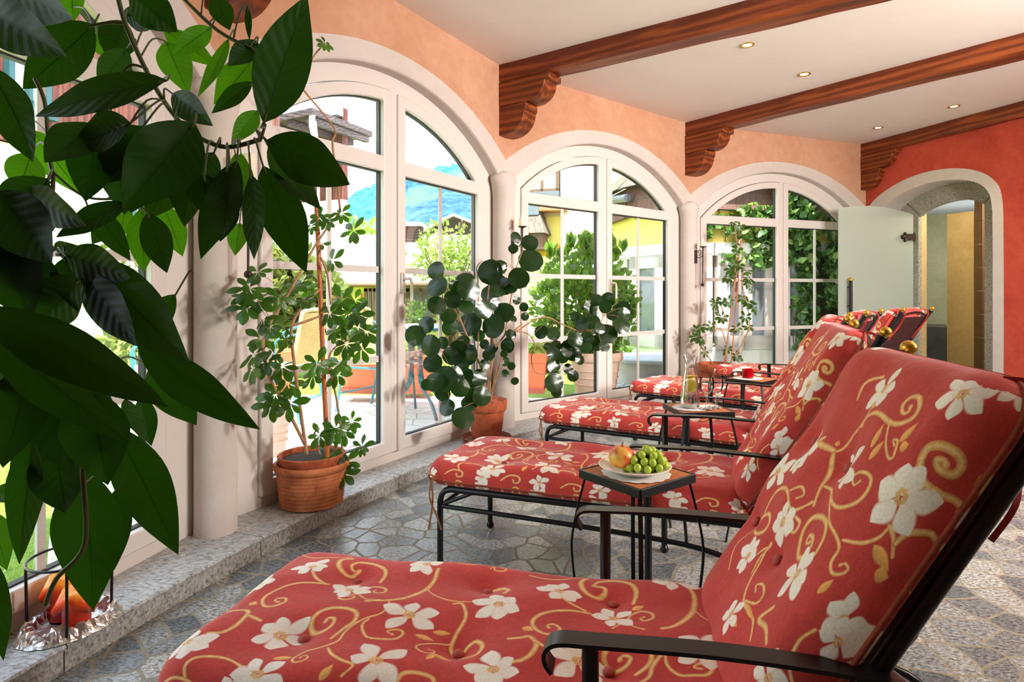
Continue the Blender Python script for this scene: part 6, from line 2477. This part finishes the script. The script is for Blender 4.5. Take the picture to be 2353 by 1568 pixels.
mb.prism([(-1.6, 3.55), (0, 4.42), (1.6, 3.78), (1.6, 3.9), (0, 4.55), (-1.6, 3.68)], V(0, -.3, 0), V(1, 0, 0), V(0, 0, 1), V(0, 4.5, 0))
mb.build('roof', M['roofmetal'], root, smooth=0)

# yellow house beyond the laurel, with curtained window and shingled oriel
a, b = W(1090, 600, 11.2), W(1640, 600, 10.0)
loc = V(a.x, a.y, GZ)
root = empty('yellow_house', loc, 0, 'cream and yellow house with net curtained window beyond the laurel bush', 'house')
L0 = Vector((loc.x, loc.y, 0))


def tpx(px):
    """parameter along a-b where a view ray of that column meets the wall"""
    r = (px - CX) / F
    return (r * a.y - a.x) / ((b.x - a.x) - r * (b.y - a.y))


mb = MB()
wallq(mb, a - loc, b - loc, -.1, 6.2)
mb.build('wall', M['cream'], root, smooth=0)
mb = MB()
wallq(mb, on(a, b, tpx(1100)) - loc, on(a, b, tpx(1366)) - loc, 1.66, 1.86, .1, 0, -.03)
mb.build('ochre_band', plain('ochre_band', (226, 168, 52), .9), root, smooth=0)
mb = MB()
wallq(mb, on(a, b, tpx(1256)) - loc, on(a, b, tpx(1290)) - loc, 1.85, 2.36, .1, 0, -.03)
mb.build('yellow_panel', M['yellow'], root, smooth=0)
mb = MB()
wallq(mb, on(a, b, tpx(1290)) - loc, on(a, b, tpx(1328)) - loc, -.1, 6.2, .2, 0, -.08)
mb.build('pilaster', M['white_render'], root, smooth=0)
house_window(root, L0, a, b, tpx(1170), tpx(1287), 2.78, 3.45, M['brownframe'], M['curtain'], 2, .06, .08)
mb = MB()
wallq(mb, on(a, b, tpx(1165)) - loc, on(a, b, tpx(1288)) - loc, 2.62, 2.78, .3, 0, -.18)
mb.build('window_sill', M['steel'], root, smooth=0)
mb = MB()
wallq(mb, on(a, b, tpx(1200)) - loc, on(a, b, tpx(1308)) - loc, 2.42, 2.58, .6, 0, -.35)
mb.build('ledge', plain('terracotta_ledge', (196, 128, 92), .8), root, smooth=0)


def shingle_box(mb, base, d, w, dep, z0, z1, k0, k1):
    """a tapering shingled hood against the wall: width, depth scaled from k0 (bottom) to k1 (top)"""
    n = V(d.y, -d.x, 0)
    rows = []
    for z, k in ((z0, k0), (z1, k1)):
        x = w / 2 * k
        y = dep * k
        rows += [base - d * x + V(0, 0, z), base - d * x + n * y + V(0, 0, z), base + d * x + n * y + V(0, 0, z), base + d * x + V(0, 0, z)]
    hgt = z1 - z0
    mb.add(rows, [(0, 1, 5, 4), (1, 2, 6, 5), (2, 3, 7, 6), (0, 3, 2, 1), (4, 5, 6, 7)], 0, [(0, 0), (dep, 0), (dep + w, 0), (2 * dep + w, 0), (0, hgt), (dep, hgt), (dep + w, hgt), (2 * dep + w, hgt)])


dw = (b - a).normalized()
dw.z = 0
cb = on(a, b, tpx(1228)) - L0
mb = MB()
shingle_box(mb, cb, dw, .52, .5, 1.80 - GZ, 2.08 - GZ, 1, 1)
mb.build('oriel', M['shingle'], root, smooth=0)
mb = MB()
shingle_box(mb, cb, dw, .64, .56, 2.07 - GZ, 2.40 - GZ, 1, .6)
mb.build('oriel_roof', M['moss_shingle'], root, smooth=0)
mb = MB()
shingle_box(mb, cb, dw, .34, .36, 2.40 - GZ, 2.62 - GZ, 1, 1)
mb.build('oriel_chimney', M['steel'], root, smooth=0)

# rounded bay with white windows, shingled skirt and roof; ivy over its right side
Q = [W(1402, 600, 9.3), W(1452, 600, 8.35), W(1535, 600, 7.75), W(1640, 600, 7.55), W(1782, 600, 7.75), W(1880, 600, 7.5), W(2010, 600, 7.55)]
for q in Q: q.z = 0
loc = V(Q[2].x, Q[2].y, GZ)
L0 = Vector((loc.x, loc.y, 0))
root = empty('bay_house', loc, 0, 'yellow bay with white windows and shingled skirt beyond the two rear windows', 'house')


def band(name, m, z0, z1, push, th, i0=0, i1=None, taper=0.0):
    mb = MB()
    i1 = len(Q) - 1 if i1 is None else i1
    run = 0.0
    for i in range(i0, i1):
        p, q = Q[i] - L0, Q[i + 1] - L0
        d = q - p
        L_ = d.length
        n = V(d.y, -d.x, 0).normalized()
        vs = [p + n * push + V(0, 0, z0), q + n * push + V(0, 0, z0), q + n * (push - taper) + V(0, 0, z1), p + n * (push - taper) + V(0, 0, z1),
              p + n * (push - th) + V(0, 0, z0), q + n * (push - th) + V(0, 0, z0), q + n * (push - th - taper) + V(0, 0, z1), p + n * (push - th - taper) + V(0, 0, z1)]
        uv_ = [(run, 0), (run + L_, 0), (run + L_, z1 - z0), (run, z1 - z0)] * 2
        mb.add(vs, [(0, 1, 2, 3), (4, 7, 6, 5), (0, 4, 5, 1), (3, 2, 6, 7), (0, 3, 7, 4), (1, 5, 6, 2)], 0, uv_)
        run += L_
    return mb.build(name, m, root, smooth=0)


band('yellow_wall', M['yellow'], 1.66 - GZ, 2.2 - GZ, 0, .2)
band('fascia', M['white_render'], 1.52 - GZ, 1.68 - GZ, .06, .26)
band('shingle_skirt', M['shingle'], 2.08 - GZ, 2.50 - GZ, .12, .08, taper=.08)
band('roof', M['moss_shingle'], 2.47 - GZ, 3.4 - GZ, .22, .1, taper=.95)
band('plinth', M['white_render'], -.1, .34, .02, .22)
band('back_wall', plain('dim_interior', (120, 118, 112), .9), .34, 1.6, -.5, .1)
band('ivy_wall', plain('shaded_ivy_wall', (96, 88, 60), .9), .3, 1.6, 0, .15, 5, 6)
for i in range(0, 5):
    segs = [(0.02, .98)] if i != 3 else [(.02, .98)]
    for s0, s1 in segs:
        bars = 1 if i in (2, 3) else 0
        house_window(root, L0, Q[i], Q[i + 1], s0, s1, .30, 1.50, M['pvc'], M['dark_glass'], bars, .17, .06)
mb = MB()
p, q = Q[0] - L0, Q[1] - L0
g0 = W(1385, 462, 8.9) - loc
g1 = W(1442, 455, 8.1) - loc
mb.tube([g0, g1], .055, 10)
mb.build('gutter', M['steel'], root, smooth=60)
# ivy
root = empty('ivy', loc + V(.8, 0, 0), 0, 'ivy climbing over the yellow wall outside the farthest window', 'ivy')
loc2 = root.location.copy()
mb = MB()
rnd = random.Random(44)


def ivy_on(i, t0, t1, z0, z1, n, size, off=.10):
    for _ in range(n):
        p = on(Q[i], Q[i + 1], rnd.uniform(t0, t1))
        d = (Q[i + 1] - Q[i]).normalized()
        nn = V(d.y, -d.x, 0)
        q = p + nn * rnd.uniform(.02, off) + V(0, 0, rnd.uniform(z0, z1)) - loc2
        leaf6(mb, rnd, q, nn * .35 + d * rnd.uniform(-.8, .8) + V(0, 0, rnd.uniform(-1, .1)), size * rnd.uniform(.6, 1.25), 1 if rnd.random() < .22 else 0, .5)


ivy_on(5, 0, 1, .9, 2.5, 1000, .10, .3)
ivy_on(5, .25, 1, .3, .9, 260, .09, .25)
ivy_on(4, 0.02, 1, 1.45, 2.6, 620, .10, .28)
ivy_on(4, .55, 1, .2, 1.6, 420, .09, .2)
ivy_on(3, .3, 1, 1.75, 2.15, 260, .09, .16)
ivy_on(3, .55, 1, 1.42, 1.75, 140, .09, .14)
ivy_on(3, .05, .6, 1.45, 1.56, 60, .08, .12)
ivy_on(3, .0, .3, 1.8, 2.05, 50, .08, .12)
ivy_on(2, .75, 1, 1.75, 2.1, 60, .08, .12)
mb.build('leaves', [M['ivy'], M['ivy_b']], root, smooth=0, fix=False)
mb = MB()
for k in range(16):
    i = rnd.choice([3, 4, 4, 5, 5, 5])
    p = on(Q[i], Q[i + 1], rnd.random())
    pts = []
    z = .1
    while z < 2.3:
        pts.append(p + V(rnd.uniform(-.12, .12), -.05, z) - loc2)
        z += .35
    if i in (3,): pts = pts[4:]
    mb.tube(spline(pts, 4), .006, 5)
mb.build('stem', M['bark_d'], root, smooth=60)
# round stone well
c = W(1500, 850, 6.95)
root = empty('stone_well', (c.x, c.y, GZ), 0, 'low round grey stone well below the white bay window', 'well')
mb = MB()
mb.lathe([(.0001, -.05), (.40, -.05), (.40, .24), (.0001, .24)], 40, caps=False)
mb.build('drum', plain('grey_concrete', (176, 170, 158), .9, var=.15, scale=6, bump=.3), root, smooth=40)
mb = MB()
mb.lathe([(.0001, .24), (.46, .24), (.465, .25), (.465, .275), (.455, .285), (.0001, .285)], 40, caps=False)
mb.build('slab', plain('grey_slab', (178, 182, 186), .7, var=.12, scale=8), root, smooth=40)
# blue toy on the gravel
c = W(1498, 876, 6.45)
root = empty('garden_toy', (c.x, c.y, GZ + .01), .4, 'small blue, black and yellow toy lying by the stone well', 'toy')
mb = MB()
mb.ball((.03, 0, .075), .06, 16, .75)
mb.build('blue_top', plain('toy_blue', (36, 132, 206), .4), root, smooth=180)
mb = MB()
mb.ball((-.075, 0, .04), .04, 14, .9)
mb.tube([(-.11, -.03, .02), (-.14, -.05, .045)], .012, 6)
mb.build('black_body', plain('toy_black', (26, 26, 30), .4), root, smooth=180)
mb = MB()
mb.ball((.005, -.035, .026), .026, 12, .9)
mb.build('yellow_base', plain('toy_yellow', (236, 196, 40), .4), root, smooth=180)

# ---- wooded mountain side
t = NT('haze_tinted_forest')  # distance haze is put into the bluish base colour
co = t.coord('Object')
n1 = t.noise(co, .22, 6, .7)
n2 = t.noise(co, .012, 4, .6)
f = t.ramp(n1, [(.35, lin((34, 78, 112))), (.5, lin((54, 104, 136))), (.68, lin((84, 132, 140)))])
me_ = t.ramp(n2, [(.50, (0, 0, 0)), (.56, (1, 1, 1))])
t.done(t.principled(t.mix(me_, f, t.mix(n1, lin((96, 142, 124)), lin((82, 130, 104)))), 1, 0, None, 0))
mb = MB()
rnd = random.Random(2)
ridge = [(380, 640), (560, 575), (690, 525), (790, 458), (870, 420), (905, 418), (960, 402), (1040, 380), (1110, 400), (1180, 430), (1300, 460), (1480, 500), (1700, 520)]
rs_ = spline(ridge, 10)
nr, nz = len(rs_), 26
vs = []
for j in range(nz + 1):
    k = j / nz
    for i, (x, y) in enumerate(rs_):
        d = lerp(110, 420, k ** .9)
        top_z = HC + (Y0 - y) / F * 420
        z = lerp(-6, top_z, k ** 1.15)
        jit = (rnd.uniform(-1.6, 1.6) if 0 < j else 0)
        vs.append((( x - CX) / F * d, d, z + jit * k))
fs = [(j * nr + i, j * nr + i + 1, (j + 1) * nr + i + 1, (j + 1) * nr + i) for j in range(nz) for i in range(nr - 1)]
mb.add(vs, fs)
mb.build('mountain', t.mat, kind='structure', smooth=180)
